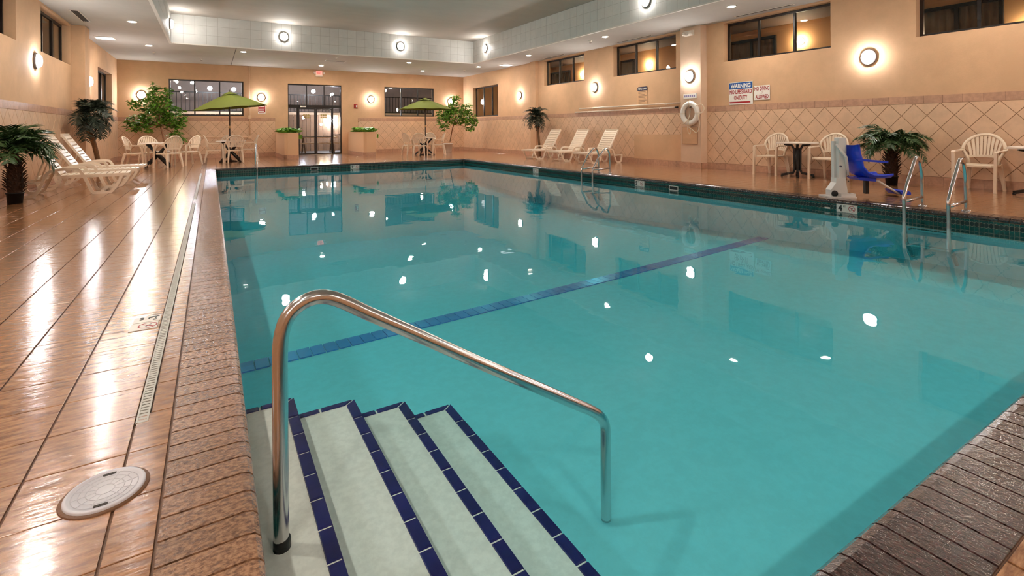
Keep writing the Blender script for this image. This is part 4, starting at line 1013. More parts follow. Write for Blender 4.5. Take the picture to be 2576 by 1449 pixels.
# ---- umbrellas
def umbrella(x, y, apex, rad, drop, tilt, label, zbase):
    t = thing('umbrella', label, 'umbrella', (x, y, 0))
    n = 8; az = apex; M = Matrix.Rotation(tilt[0], 3, 'Y') @ Matrix.Rotation(tilt[1], 3, 'X')
    def tr(p): return M @ (Vector(p)-Vector((0, 0, az)))+Vector((0, 0, az))
    for k in range(n):
        mb = MB(); vs = []; rows = 6; a0, a1 = 2*math.pi*k/n+0.2, 2*math.pi*(k+1)/n+0.2
        for i in range(rows+1):
            u = i/rows; r_ = 0.04+(rad-0.04)*u; z = az-drop*(0.85*u+0.15*u*u)
            for j in range(5):
                v = j/4; p = Vector((math.cos(a0), math.sin(a0), 0))*(1-v)+Vector((math.cos(a1), math.sin(a1), 0))*v
                sag = 0.05*drop*u*4*v*(1-v); vs.append(tr((p.x*r_, p.y*r_, z-sag*0.6)))
        fs = [(i*5+j, i*5+j+1, i*5+j+6, i*5+j+5) for i in range(rows) for j in range(4)]
        mb.add(vs, fs, True); mb.build('canopy_panel', 'umbrella_green', t)
        MB().tube([tr((0.03*math.cos(a0), 0.03*math.sin(a0), az-0.02)), tr((rad*0.99*math.cos(a0), rad*0.99*math.sin(a0), az-drop-0.012))], 0.008, 5).build('rib', 'umbrella_pole', t)
    mb = MB(); vs = []; m_ = 16
    for i in range(m_):
        a = 2*math.pi*i/m_; vs += [tr((0.26*math.cos(a), 0.26*math.sin(a), az-drop*0.10)), tr((0.02*math.cos(a), 0.02*math.sin(a), az+0.05))]
    mb.add(vs, [(2*i, 2*((i+1) % m_), 2*((i+1) % m_)+1, 2*i+1) for i in range(m_)], True); mb.build('top_vent', 'umbrella_green', t)
    MB().lathe([(0.0, az+0.13), (0.012, az+0.11), (0.02, az+0.06), (0.012, az+0.03), (0, az+0.03)], 10).build('finial', 'umbrella_pole', t)
    MB().tube([(0, 0, zbase), (0, 0, 1.16)], 0.021, 10).build('lower_pole', 'umbrella_pole', t)
    MB().tube([(0, 0, 1.15), (0, 0, 1.24)], 0.024, 10).build('joint', 'wood_peg', t)
    MB().tube([(0, 0, 1.23), (0, 0, az)], 0.021, 10).build('upper_pole', 'umbrella_pole', t)
    MB().lathe([(0, 0), (0.23, 0), (0.23, 0.03), (0.06, 0.06), (0.035, 0.16), (0, 0.16)], 24).build('base', 'umbrella_pole', t)
    return t
umbrella(0.44, 19.75, 2.36, 1.16, 0.50, (R(-6), R(0)), 'larger green patio umbrella, tilted to the left', 0.0)
umbrella(7.55, 19.72, 2.33, 1.12, 0.42, (R(0), R(0)), 'smaller green patio umbrella standing level near the right ficus', 0.0)
# ---- loungers: local x from foot (0) to head, y across
def make_lounger(label):
    t = thing('pool_lounger', label, 'lounger', group='white slatted loungers'); W = 0.60; m = 'lounger_plastic'; L = 1.45
    U = lambda u: u*L
    for sg in (0, 1):
        yv = W*sg; sec = [(-0.022, -0.018), (0.022, -0.018), (0.022, 0.018), (-0.022, 0.018)]
        front = catmull([(U(0.06), yv, 0.30), (U(0.085), yv, 0.20), (U(0.14), yv, 0.06), (U(0.18), yv, 0.022), (U(0.30), yv, 0.022), (U(0.335), yv, 0.05), (U(0.39), yv, 0.25), (U(0.44), yv, 0.40), (U(0.48), yv, 0.435), (U(0.58), yv, 0.44), (U(0.68), yv, 0.42), (U(0.73), yv, 0.37), (U(0.78), yv, 0.18), (U(0.82), yv, 0.06), (U(0.86), yv, 0.022), (U(0.93), yv, 0.022), (U(0.97), yv, 0.06), (U(1.0), yv, 0.22)], 4)
        MB().sweep(front, sec, up=(0, 1, 0), smooth=False).build('side_frame', m, t)
        MB().bar([(0.0, yv, 0.315), (U(0.64), yv, 0.315)], 0.03, 0.05).build('seat_rail', m, t)
        MB().bar([(U(0.76), yv, 0.235), (U(1.01), yv, 0.235)], 0.04, 0.035).build('rear_rail', m, t)
    MB().bar([(U(1.0), 0, 0.235), (U(1.0), W, 0.235)], 0.05, 0.035).build('cross_bar', m, t)
    MB().bar([(U(0.24), 0, 0.05), (U(0.24), W, 0.05)], 0.05, 0.03).build('cross_bar', m, t)
    MB().bar([(0.01, 0, 0.315), (0.01, W, 0.315)], 0.045, 0.05).build('end_bar', m, t)
    n = 10; me = MB().prism([(0.0, 0.02), (0.068, 0.02), (0.068, W-0.02), (0.0, W-0.02)], 0.325, 0.343, 'z', 0.004).mesh('seat_slat'); me.materials.append(MATS[m])
    for i in range(n): link('seat_slat', me, None, t, loc=(0.045+i*(U(0.64)-0.06)/n, 0, 0))
    ang = R(57); c_, s_ = math.cos(ang), math.sin(ang); LB = 0.80; hx, hz = U(0.62), 0.325
    bk = MB()
    for yv in (0.045, W-0.045): bk.bar([(hx, yv, hz), (hx+LB*c_, yv, hz+LB*s_)], 0.045, 0.04)
    bk.bar([(hx+LB*c_, 0.03, hz+LB*s_), (hx+LB*c_, W-0.03, hz+LB*s_)], 0.04, 0.07)
    b = bk.build('backrest', m, t); n = 10
    me = MB().box((0.0, 0.055, -0.008), (0.058, W-0.055, 0.008)).mesh('back_slat'); me.materials.append(MATS[m])
    for i in range(n):
        d = 0.03+i*(LB-0.05)/n
        o = link('back_slat', me, None, b); o.matrix_local = Matrix.Translation((hx+d*c_-0.012*s_, 0, hz+d*s_+0.012*c_)) @ Matrix.Rotation(-ang, 4, 'Y')
    for yv in (0.09, W-0.09): MB().bar([(hx+0.36*c_, yv, hz+0.36*s_), (U(0.84), yv, 0.24)], 0.03, 0.02).build('prop', m, t)
    return t
l0 = make_lounger('nearest of the three white loungers by the left wall, just behind the black-potted palm'); lt = tree_of(l0)
LPOS = [((-1.40, 11.62), 183, None), ((-1.38, 12.78), 181, 'middle of the three white loungers by the left wall'), ((-1.36, 13.90), 180, 'farthest of the three white loungers by the left wall, beside the leaning palm'),
        ((9.28, 14.28), 4, 'white lounger nearest the far right palm'), ((9.27, 12.72), 4, 'middle of the three white loungers by the right wall'), ((9.28, 11.36), 3, 'white lounger seen behind the middle pool ladder')]
for k, ((x, y), a, l) in enumerate(LPOS):
    if k == 0: l0.location = (x, y, 0); l0.rotation_euler = (0, 0, R(a))
    else: dup(l0, lt, (x, y, 0), R(a), l, 'white slatted loungers')

# ---- pool lift (built along the picture's right-hand direction at its own distance)
LP = Vector((7.965, 3.93, 0)); la = math.atan2(_r0.y, _r0.x)
lf = thing('pool_lift', 'white pool lift with a blue seat and footrest beside the four foot plate', 'pool lift', tuple(LP), la)
KP = 1/167.0
def lp(x, y, wy=0.0): return (((x/7.246+2050)-2105)*KP, wy, (493-(320+y/7.246))*KP)
mast = MB(); mast.prism([(lp(395, 0)[0], 0.0), (lp(345, 0)[0], -0.01), (lp(345, 0)[0], 0.05), (lp(530, 0)[0], 0.05), (lp(530, 0)[0], -0.05), (lp(400, 0)[0], -0.05)][::-1], 0.16, lp(0, 240)[2], 'z')
mast.build('mast_sleeve', 'lift_white', lf)
MB().prism([(lp(398, 0)[0], -0.055), (lp(522, 0)[0], -0.055), (lp(522, 0)[0], 0.045), (lp(398, 0)[0], 0.045)], 0.16, lp(0, 172)[2], 'z', 0.006).build('mast', 'lift_white', lf)
MB().prism([(lp(535, 0)[0], 0.02), (lp(604, 0)[0], 0.02), (lp(604, 0)[0], 0.05), (lp(535, 0)[0], 0.05)], 0.5, lp(0, 180)[2], 'z', 0.006).build('rear_mast', 'lift_white', lf)
pr = [lp(248, 1285), lp(245, 1120), lp(290, 1060), lp(340, 990), lp(345, 900), lp(520, 900), lp(525, 1010), lp(545, 1130), lp(545, 1285)]
MB().prism([(p[0], p[2]) for p in pr][::-1], -0.07, 0.06, 'y').build('base_housing', 'lift_white', lf)
mt = MB(); c_ = lp(308, 1185); mt.lathe([(0.0, 0.02), (0.040, 0.02), (0.047, 0.012), (0.047, 0.0)], 22)
o = mt.build('motor', 'rubber_black', lf); o.matrix_local = Matrix.Translation((c_[0], -0.07, c_[2])) @ Matrix.Rotation(R(90), 4, 'X')
MB().box((lp(190, 0)[0], -0.16, 0.0), (lp(640, 0)[0], 0.16, 0.018)).build('base_plate', 'lift_white', lf)
MB().box((lp(385, 0)[0], -0.13, 0.018), (lp(640, 0)[0], -0.07, 0.06)).build('base_flange', 'lift_white', lf)
for x, y in ((405, 1195), (530, 1215), (575, 1180)): o = MB().lathe([(0, 0.012), (0.012, 0.01), (0.013, 0)], 10).build('bolt', 'steel_dark', lf); c_ = lp(x, y); o.matrix_local = Matrix.Translation((c_[0], -0.075, c_[2])) @ Matrix.Rotation(R(90), 4, 'X')
MB().bar([lp(352, 300, -0.06), lp(500, 530, -0.10)], 0.03, 0.03, up=(0, 1, 0)).build('arm_strut', 'lift_white', lf)
MB().bar([lp(500, 530, -0.10), lp(560, 760, -0.05), lp(600, 860, 0.0)], 0.03, 0.03, up=(0, 1, 0)).build('seat_arm', 'lift_white', lf)
MB().box((lp(515, 0)[0], -0.03, lp(0, 1020)[2]), (lp(552, 0)[0], 0.03, lp(0, 810)[2])).build('actuator', 'steel_dark', lf)
for x, y in ((600, 870), (600, 970)): o = MB().lathe([(0, 0.01), (0.009, 0.008), (0.01, 0)], 8).build('bolt', 'steel_dark', lf); c_ = lp(x, y); o.matrix_local = Matrix.Translation((c_[0], -0.02, c_[2])) @ Matrix.Rotation(R(90), 4, 'X')
# blue bucket seat: back + pan swept as one shell
seat = MB(); prof = [lp(640, 312), lp(640, 450), lp(665, 600), lp(715, 740), lp(790, 830), lp(900, 875), lp(1080, 880), lp(1255, 870)]
wid = [0.15, 0.17, 0.19, 0.20, 0.20, 0.20, 0.20, 0.18]; vs = []; k = 9
for (p, w_) in zip(prof, wid):
    for j in range(k):
        v = j/(k-1)*2-1; lip = 0.05*abs(v)**5
        dx_, dz_ = (0.8*lip, 0.25*lip) if p[2] > lp(0, 700)[2] else (0.1*lip, 0.9*lip)
        vs.append((p[0]+dx_, v*w_-0.02, p[2]+dz_))
n_ = len(prof); fs = [(i*k+j, i*k+j+1, i*k+k+j+1, i*k+k+j) for i in range(n_-1) for j in range(k-1)]
N0 = len(vs); 
vs2 = []
for i, p in enumerate(prof):
    a_ = Vector(prof[max(0, i-1)]); b_ = Vector(prof[min(n_-1, i+1)]); tg = (b_-a_).normalized(); nr = Vector((-tg.z, 0, tg.x))*-0.03
    if nr.x > 0 and nr.z > 0: nr = -nr
    for j in range(k): q_ = vs[i*k+j]; vs2.append((q_[0]-0.03*abs(tg.z), q_[1], q_[2]-0.03*abs(tg.x)))
vs += vs2; fs2 = [tuple(N0+x for x in reversed(f)) for f in fs]
rim = []
for i in range(n_-1):
    for j in (0, k-1): a_, b_ = i*k+j, (i+1)*k+j; rim.append((a_, b_, N0+b_, N0+a_))
for j in range(k-1): rim += [(j, j+1, N0+j+1, N0+j), ((n_-1)*k+j, (n_-1)*k+j+1, N0+(n_-1)*k+j+1, N0+(n_-1)*k+j)]
seat.add(vs, fs+fs2+rim, True); seat.build('seat', 'lift_blue', lf)
MB().prism([(lp(660, 0)[0], lp(0, 890)[2]), (lp(720, 0)[0], lp(0, 940)[2]), (lp(1000, 0)[0], lp(0, 965)[2]), (lp(1010, 0)[0], lp(0, 890)[2])], -0.14, 0.10, 'y').build('seat_base', 'lift_blue', lf)
for wy in (-0.20, 0.17): MB().bar([lp(590, 565, wy), lp(900, 590, wy), lp(1155, 612, wy)], 0.03, 0.028, up=(0, 1, 0)).build('armrest', 'lift_blue', lf)
MB().box((lp(905, 0)[0], -0.03, lp(0, 1200)[2]), (lp(968, 0)[0], 0.02, lp(0, 950)[2])).build('post', 'rubber_black', lf)
for wy in (-0.10,): MB().tube([lp(1015, 950, wy), lp(1080, 965, wy), lp(1450, 1200, wy)], 0.017, 10).build('footrest_bar', 'lift_white', lf)
MB().prism([(lp(1395, 0)[0], lp(0, 1130)[2]), (lp(1470, 0)[0], lp(0, 1208)[2]), (lp(1605, 0)[0], lp(0, 1205)[2]), (lp(1605, 0)[0], lp(0, 1160)[2]), (lp(1560, 0)[0], lp(0, 1135)[2])], -0.16, 0.14, 'y').build('footrest', 'lift_blue', lf)
em = MB(); c_ = lp(425, 690)
for dx_, dz_, r_ in ((0, 0.012, 0.006), (-0.008, -0.004, 0.006), (0.014, -0.006, 0.012)): em.add([(c_[0]+dx_+r_*math.cos(2*math.pi*i/10), -0.0565, c_[2]+dz_+r_*math.sin(2*math.pi*i/10)) for i in range(10)], [tuple(range(10))])
em.build('emblem', 'navy_print', lf)
MB().tube([lp(685, 930, 0), lp(682, 1020, 0.01), lp(684, 1110, 0.0)], 0.003, 5).build('lanyard', 'decal_gold', lf)

# ---- planters with leafy plants
def planter(x0_, x1_, y0_, y1_, h, label, lab2):
    t = thing('planter', label, 'planter', ((x0_+x1_)/2, (y0_+y1_)/2, 0)); w_, d_ = (x1_-x0_)/2, (y1_-y0_)/2; ch = 0.10
    poly = [(-w_, -d_+ch), (-w_+ch, -d_), (w_-0.02, -d_), (w_, -d_+0.02), (w_, d_), (-w_, d_)]
    MB().prism(poly, 0.0, h-0.03, 'z').build('body', 'planter_stucco', t)
    rim = MB(); inner = [(x*0.86, y*0.965) for x, y in poly]; n = len(poly)
    vs = [(x, y, h-0.03) for x, y in poly]+[(x, y, h) for x, y in poly]+[(x, y, h) for x, y in inner]+[(x, y, h-0.03) for x, y in inner]
    fs = []
    for r_ in range(3):
        for i in range(n): j = (i+1) % n; fs.append((r_*n+i, r_*n+j, (r_+1)*n+j, (r_+1)*n+i))
    rim.add(vs, fs); rim.build('rim', 'planter_stucco', t); MB().prism(inner, h-0.06, h-0.028, 'z').build('soil', 'soil', t)
    for i in range(n):
        a, b = Vector(poly[i]), Vector(poly[(i+1) % n]); L = (b-a).length
        if L < 0.08 or i in (3, 4): continue
        k = max(1, round(L/0.27)); dr = (b-a).normalized(); nr = Vector((dr.y, -dr.x))
        for q in range(k):
            p0 = a+dr*(L*q/k+0.003); p1 = a+dr*(L*(q+1)/k-0.003)
            MB().prism([(p0.x, p0.y), (p0.x+nr.x*0.012, p0.y+nr.y*0.012), (p1.x+nr.x*0.012, p1.y+nr.y*0.012), (p1.x, p1.y)], 0, ZBASE, 'z').build('base_tile', 'border_tile', t)
    random.seed(int(x0_*100))
    f = MB()
    for i in range(520):
        x = random.uniform(-w_*0.85, w_*0.9); y = random.uniform(-d_*0.97, d_*0.5); z = h-0.03
        a = random.uniform(0, 6.28); ln = random.uniform(0.14, 0.30); up = random.uniform(0.5, 1.1); wd = ln*0.24
        dr = Vector((math.cos(a), math.sin(a), 0)); sd = Vector((-dr.y, dr.x, 0)); b0 = Vector((x, y, z+random.uniform(0, 0.05)))
        p1 = b0+dr*ln*0.5+Vector((0, 0, ln*0.6*up)); p2 = b0+dr*ln+Vector((0, 0, ln*0.45*up))
        f.add([b0, p1+sd*wd, p2, p1-sd*wd], [(0, 1, 2, 3)])
    t2 = thing('planter_plant', lab2, 'plant', (t.location.x, t.location.y, 0))
    tag(f.build('foliage', 'planter_leaf', t2), kind='stuff')
    tr = MB()
    for s_ in range(2):
        px_ = Vector((w_*0.98, -d_+0.3+0.5*s_, h)); pts = [px_, px_+Vector((0.05, -0.03, 0.02)), px_+Vector((0.10, -0.05, -0.10)), px_+Vector((0.09, -0.05, -0.24))]
        tr.tube(catmull(pts, 4), 0.004, 5)
        for q in range(5):
            c_ = Vector(pts[2]).lerp(Vector(pts[3]), q/5); tr.add([c_, c_+Vector((0.05, -0.02, 0.02)), c_+Vector((0.07, -0.01, -0.03)), c_+Vector((0.02, 0, -0.04))], [(0, 1, 2, 3)])
    tr.build('trailing_stem', 'planter_leaf', t2)
planter(2.20, 2.68, 20.0, YF-0.02, 0.98, 'beige planter left of the entrance door', 'bright green plants in the planter left of the door')
planter(5.17, 5.66, 20.3, YF-0.02, 0.98, 'beige planter right of the entrance door', 'bright green plants in the planter right of the door')

# ---- palms
def frond_mesh(L, rise, droop, nl, leaf, seed, m):
    rnd = random.Random(seed); mb = MB(); pts = []
    for i in range(13):
        u = i/12; pts.append(Vector((L*u*(1-0.18*u*u), 0.02*math.sin(3*u+seed), L*(rise*u-droop*u*u))))
    mb.tube(pts, 0.0065, 5, scales=[1.3-u*1.0 for u in [i/12 for i in range(13)]])
    for i in range(nl):
        u = 0.12+0.88*i/(nl-1); k = min(int(u*12), 11); f_ = u*12-k; p = pts[k].lerp(pts[k+1], f_); tg = (pts[k+1]-pts[k]).normalized()
        ln = leaf*(0.55+0.75*math.sin(math.pi*min(1, u*0.9+0.12)))*rnd.uniform(0.85, 1.1)
        for sg in (-1, 1):
            sd = Vector((0, sg, 0)); d = (sd*0.80+tg*0.65+Vector((0, 0, 0.10))).normalized(); wv = tg*0.015*(leaf/0.2)
            d = (d+Vector((rnd.uniform(-.12, .12), rnd.uniform(-.12, .12), rnd.uniform(-.25, .35)))).normalized(); q1 = p+d*ln*0.5; q2 = p+d*ln+Vector((0, 0, -ln*rnd.uniform(0.10, 0.50)))
            mb.add([p-wv*0.4, p+wv*0.4, q1+wv, q1-wv, q2], [(0, 1, 2, 3), (3, 2, 4)])
    me = mb.mesh('frond'); me.materials.append(MATS[m]); return me
def palm(loc, label, trunk, spread, fr, nfr, leafmat, pot, trunkmat, shag, seed, name='potted_palm', lim=None):
    """trunk: list of (dx,dy,z,r); fronds radiate from its top"""
    t = thing(name, label, 'palm', loc); rnd = random.Random(seed)
    if pot:
        r_, h_ = pot; n = 4
        pm = MB().lathe([(0.0, 0.0), (r_*0.80, 0.0), (r_*0.92, h_*0.9), (r_, h_*0.9), (r_, h_), (r_*0.9, h_), (r_*0.86, h_*0.86), (0, h_*0.86)], 20); pm.build('pot', 'pot_black', t)
    tk = MB(); tk.tube(catmull([Vector((x, y, z)) for x, y, z, r_ in trunk], 5), 1.0, 12, scales=[trunk[min(i//5, len(trunk)-1)][3]+(trunk[min(i//5+1, len(trunk)-1)][3]-trunk[min(i//5, len(trunk)-1)][3])*(i % 5)/5 for i in range((len(trunk)-1)*5+1)])
    tk.build('trunk', trunkmat, t)
    sh = MB(); z0_, z1_, ns, sl = shag
    for i in range(ns):
        u = i/ns; z = z0_+(z1_-z0_)*u; x = y = 0; rr_ = 0.05
        for a, b in zip(trunk, trunk[1:]):
            if a[2] <= z <= b[2]: s = (z-a[2])/(b[2]-a[2]); x = a[0]+(b[0]-a[0])*s; y = a[1]+(b[1]-a[1])*s; rr_ = a[3]+(b[3]-a[3])*s
        an = i*2.399+rnd.uniform(-.2, .2); dr = Vector((math.cos(an), math.sin(an), 0)); sd = Vector((-dr.y, dr.x, 0)); b0 = Vector((x, y, z))+dr*rr_*0.9; w_ = sl*0.30
        sh.add([b0-sd*w_-Vector((0, 0, sl*.2)), b0+sd*w_-Vector((0, 0, sl*.2)), b0+dr*sl*0.55+sd*w_*0.7+Vector((0, 0, sl*0.55)), b0+dr*sl+Vector((0, 0, sl*0.75)), b0+dr*sl*0.55-sd*w_*0.7+Vector((0, 0, sl*0.55))], [(0, 1, 2, 3, 4)])
    tag(sh.build('trunk_fibre', trunkmat if trunkmat == 'palm_trunk' else 'palm_trunk', t), kind='stuff')
    L, rise, droop, nl, leaf = fr
    mes = [frond_mesh(L*q, rise, droop, nl, leaf, seed+i, leafmat) for i, q in enumerate((1.0, 0.9, 1.06))]
    top = Vector(trunk[-1][:3])
    for i in range(nfr):
        an = i*2.399+rnd.uniform(-0.15, 0.15); tl = spread[0]+(spread[1]-spread[0])*((i+0.5)/nfr)
        k_ = 1.0
        if lim:                                             # keep the frond clear of the wall: (sign, free distance)
            reach = L*1.05*max(0.05, math.cos(an)*lim[0]); k_ = max(0.25, min(1.0, lim[1]/reach))
        o = link('frond', mes[i % 3], None, t); o.matrix_local = Matrix.Translation(top+Vector((0, 0, -0.08*rnd.random()))) @ Matrix.Rotation(an, 4, 'Z') @ Matrix.Rotation(-R(tl+rnd.uniform(-12, 12)), 4, 'Y') @ Matrix.Rotation(R(rnd.uniform(-12, 12)), 4, 'X') @ Matrix.Scale(k_, 4)
    return t
palm((-2.625, 10.23, 0), 'short palm in a black pot at the left picture edge', [(0, 0, 0.10, .075), (0, 0, 0.30, .095), (0, 0, 0.48, .085), (0, 0, 0.66, .055), (0, 0, 0.78, .03)], (-8, 62), (0.60, 0.55, 0.72, 26, 0.19), 30, 'palm_leaf', (0.105, 0.165), 'palm_trunk', (0.17, 0.62, 90, 0.075), 3, lim=(-1, 0.34))
palm((10.36, 4.17, 0), 'short palm in a black pot between the lift and the right ladder', [(0, 0, 0.10, .075), (0, 0, 0.30, .10), (0, 0, 0.48, .085), (0, 0, 0.66, .055), (0, 0, 0.76, .03)], (-15, 50), (0.62, 0.50, 0.72, 26, 0.19), 30, 'palm_leaf', (0.105, 0.165), 'palm_trunk', (0.17, 0.62, 90, 0.075), 11, lim=(1, 0.46))
palm((-2.55, 15.9, 0), 'tall dark palm leaning to the left by the left pilaster', [(0.05, 0.06, 0.02, .055), (0.03, 0.02, 0.35, .05), (-0.02, -0.10, 0.75, .05), (-0.09, -0.28, 1.10, .055), (-0.10, -0.34, 1.30, .06), (-0.11, -0.37, 1.50, .035)], (-40, 68), (0.64, 0.70, 1.10, 26, 0.22), 32, 'palm_leaf_dark', None, 'palm_trunk_tan', (1.08, 1.42, 60, 0.08), 5, 'tall_palm', lim=(-1, 0.20))
palm((10.45, 15.55, 0), 'tall olive palm behind the first right-hand lounger', [(0.02, -0.02, 0.02, .045), (0.0, 0.0, 0.5, .042), (-0.02, 0.06, 1.05, .042), (-0.03, 0.09, 1.25, .055), (-0.03, 0.10, 1.52, .03)], (-35, 70), (0.60, 0.72, 1.15, 24, 0.18), 26, 'palm_leaf_dark', None, 'palm_trunk_tan', (1.06, 1.45, 50, 0.07), 21, 'tall_palm', lim=(1, 0.36))

# ---- ficus trees
def ficus(loc, label, trunk, clusters, pot, nleaf, seed):
    t = thing('ficus_tree', label, 'tree', loc); rnd = random.Random(seed)
    r_, h_ = pot
    MB().lathe([(0.0, 0.0), (r_*0.74, 0.0), (r_*0.76, 0.02), (r_*0.93, h_*0.86), (r_, h_*0.86), (r_*1.02, h_), (r_*0.92, h_), (r_*0.88, h_*0.88), (0, h_*0.88)], 28).build('pot', 'pot_white', t)
    br = MB(); br.tube(catmull(trunk, 5), 0.024, 8, scales=None); top = Vector(trunk[-1])
    for c, rad in clusters:
        c = Vector(c); st = Vector(trunk[-2]).lerp(top, rnd.uniform(0.3, 1.0)); mid = st.lerp(c, 0.5)+Vector((rnd.uniform(-.06, .06), rnd.uniform(-.06, .06), 0.03))
        br.tube(catmull([st, mid, c], 4), 0.011, 6)
    br.build('trunk', 'ficus_bark', t)
    f = MB(); vol = [r[0]*r[1]*r[2] for c, r in clusters]; tot = sum(vol)
    for (c, rad), v in zip(clusters, vol):
        n = int(nleaf*v**0.75/sum(q**0.75 for q in vol))
        for i in range(n):
            while True:
                q = Vector((rnd.uniform(-1, 1), rnd.uniform(-1, 1), rnd.uniform(-1, 1)))
                if 0.05 < q.length < 1: break
            q = q.normalized()*(q.length**0.55)
            p = Vector(c)+Vector((q.x*rad[0], q.y*rad[1], q.z*rad[2])); a = rnd.uniform(0, 6.28); ln = rnd.uniform(0.10, 0.18); wd = ln*0.28
            dr = Vector((math.cos(a), math.sin(a), rnd.uniform(-1.0, 0.15))).normalized(); sd = dr.cross(Vector((rnd.uniform(-.6, .6), rnd.uniform(-.6, .6), 1))).normalized(); nn = sd.cross(dr)
            m_ = p+dr*ln*0.5+nn*0.012; f.add([p, m_+sd*wd, p+dr*ln, m_-sd*wd], [(0, 1, 2, 3)])
    tag(f.build('foliage', 'ficus_leaf', t), kind='stuff')
def px_cluster(base, depth_y, lst):
    out = []
    for (x, y, rx, rz) in lst:
        p = P(x, y, 1, depth_y); q = P(x+rx, y, 1, depth_y); s = P(x, y+rz, 1, depth_y)
        rr_ = abs(q.x-p.x); out.append(((p.x-base[0], depth_y-base[1]+random.uniform(-0.25, 0.25), p.z), (rr_, max(0.25, rr_*0.8), abs(p.z-s.z))))
    return out
random.seed(5)
bl = (P(412, 380, 1, 22.0).x, 22.0)
tr_ = [P(415, 392, 1, 22.0), P(411, 350, 1, 22.0), P(406, 325, 1, 22.0), P(402, 312, 1, 22.0)]
ficus((bl[0], bl[1], 0), 'bushy green ficus tree behind the left round table', [(p.x-bl[0], 0, max(0.25, p.z)) for p in tr_],
      px_cluster(bl, 22.0, [(392, 292, 44, 24), (345, 305, 30, 18), (338, 318, 24, 12), (430, 292, 36, 30), (448, 310, 20, 18), (372, 262, 30, 20), (406, 262, 30, 20), (392, 234, 17, 18), (386, 215, 7, 10), (419, 234, 12, 18), (440, 338, 20, 10), (372, 325, 14, 9), (455, 352, 14, 8), (335, 262, 12, 12)]), (0.24, 0.36), 2100, 4)
br_ = (P(1126, 380, 1, 21.7).x, 21.7)
tr_ = [P(1132, 356, 1, 21.7), P(1136, 335, 1, 21.4), P(1138, 325, 1, 21.2), P(1142, 312, 1, 20.8)]
ficus((br_[0], br_[1], 0), 'bushy green ficus tree in a white pot in the far right corner', [(p.x-br_[0], p.y-br_[1], max(0.28, p.z)) for p in tr_],
      px_cluster(br_, 20.6, [(1148, 292, 34, 20), (1118, 285, 18, 16), (1110, 305, 15, 14), (1172, 296, 20, 18), (1188, 306, 12, 12), (1148, 262, 12, 18), (1150, 246, 6, 8), (1168, 272, 14, 12), (1120, 320, 9, 9), (1178, 322, 10, 7), (1135, 275, 12, 14)]), (0.25, 0.40), 1900, 9)

# ================================================================== BEYOND THE GLASS
# corridor behind the right wall
cx0, cx1 = XR+T, XR+T+2.6
cor = struct('wall_corridor', MB().box((cx1, YN, 0), (cx1+0.15, YF, 4.2)), 'corridor_wall', 'warm corridor wall seen through the high right windows')
MB().box((cx0, YN, 3.95), (cx1, YF, 4.05)).build('corridor_ceiling', 'corridor_ceiling', cor)
MB().box((cx0, YN, -0.1), (cx1, YF, 0.0)).build('corridor_floor', 'corridor_ceiling', cor)
for ye in (YN-0.1, YF): MB().box((cx0, ye, 0), (cx1, ye+0.1, 4.2)).build('corridor_end', 'corridor_wall', cor)
wn_c = 0
for yc in (21.0, 18.7, 14.7, 9.1, 4.3, -0.6):
    w_ = thing('curtained_window', ['curtained window behind the low right-hand window', 'curtained window behind the first high window', 'curtained window behind the high window by the column', 'curtained window behind the window above the warning sign', 'curtained window behind the window at the right picture edge', 'curtained window outside the picture'][wn_c], 'window', (cx1, yc, 0)); wn_c += 1
    mb = MB(); mb.box((-0.06, -0.75, 3.62), (0, 0.75, 3.70)); mb.box((-0.06, -0.75, 1.5), (0, -0.68, 3.62)); mb.box((-0.06, 0.68, 1.5), (0, 0.75, 3.62)); mb.box((-0.06, -0.04, 1.5), (0, 0.04, 3.62)); mb.build('frame', 'table_leg', w_)
    cu = MB(); pts = [(-0.02+0.015*math.sin(i*1.3), -0.68+1.36*i/48) for i in range(49)]
    vs = [(x, y, 1.5) for x, y in pts]+[(x, y, 3.62) for x, y in pts]; cu.add(vs, [(i, i+1, 49+i+1, 49+i) for i in range(48)], True); cu.build('curtain', 'curtain', w_)
for k, (pp, l) in enumerate((((1219, 258), 'warm lamp beyond the low right-hand window'), ((1466, 188), 'warm lamp beyond the first high window'), ((1633, 163), 'warm lamp beyond the high window by the column'), ((2015, 104), 'warm lamp beyond the window above the warning sign'), ((2600, 70), 'warm corridor lamp past the right picture edge'))):
    lc = P(*pp, 0, cx1)
    t = thing('corridor_lamp', l, 'lamp', mw=wallframe(lc, 'right'), group='warm corridor wall lamps')
    MB().lathe([(0.0, 0.09), (0.06, 0.085), (0.085, 0.05), (0.09, 0.0)], 14).build('globe', 'corridor_glow', t); MB().lathe([(0.09, 0.012), (0.105, 0.01), (0.108, 0.0)], 16).build('trim_ring', 'ring_grey', t)
for k, yc in enumerate((6.2, 14.0, 20.5)):
    t = thing('corridor_spot', ['ceiling spot beyond the window above the warning sign', 'ceiling spot beyond the first high window', 'ceiling spot beyond the low right-hand window'][k], 'lamp', (cx0+0.9, yc, 3.95), group='corridor ceiling spots')
    MB().lathe([(0.09, 0), (0.12, 0), (0.12, -0.01), (0.09, -0.01)], 16).build('trim_ring', 'white_trim', t); MB().lathe([(0.09, -0.004), (0.0, -0.01)], 12).build('bulb', 'corridor_glow', t)
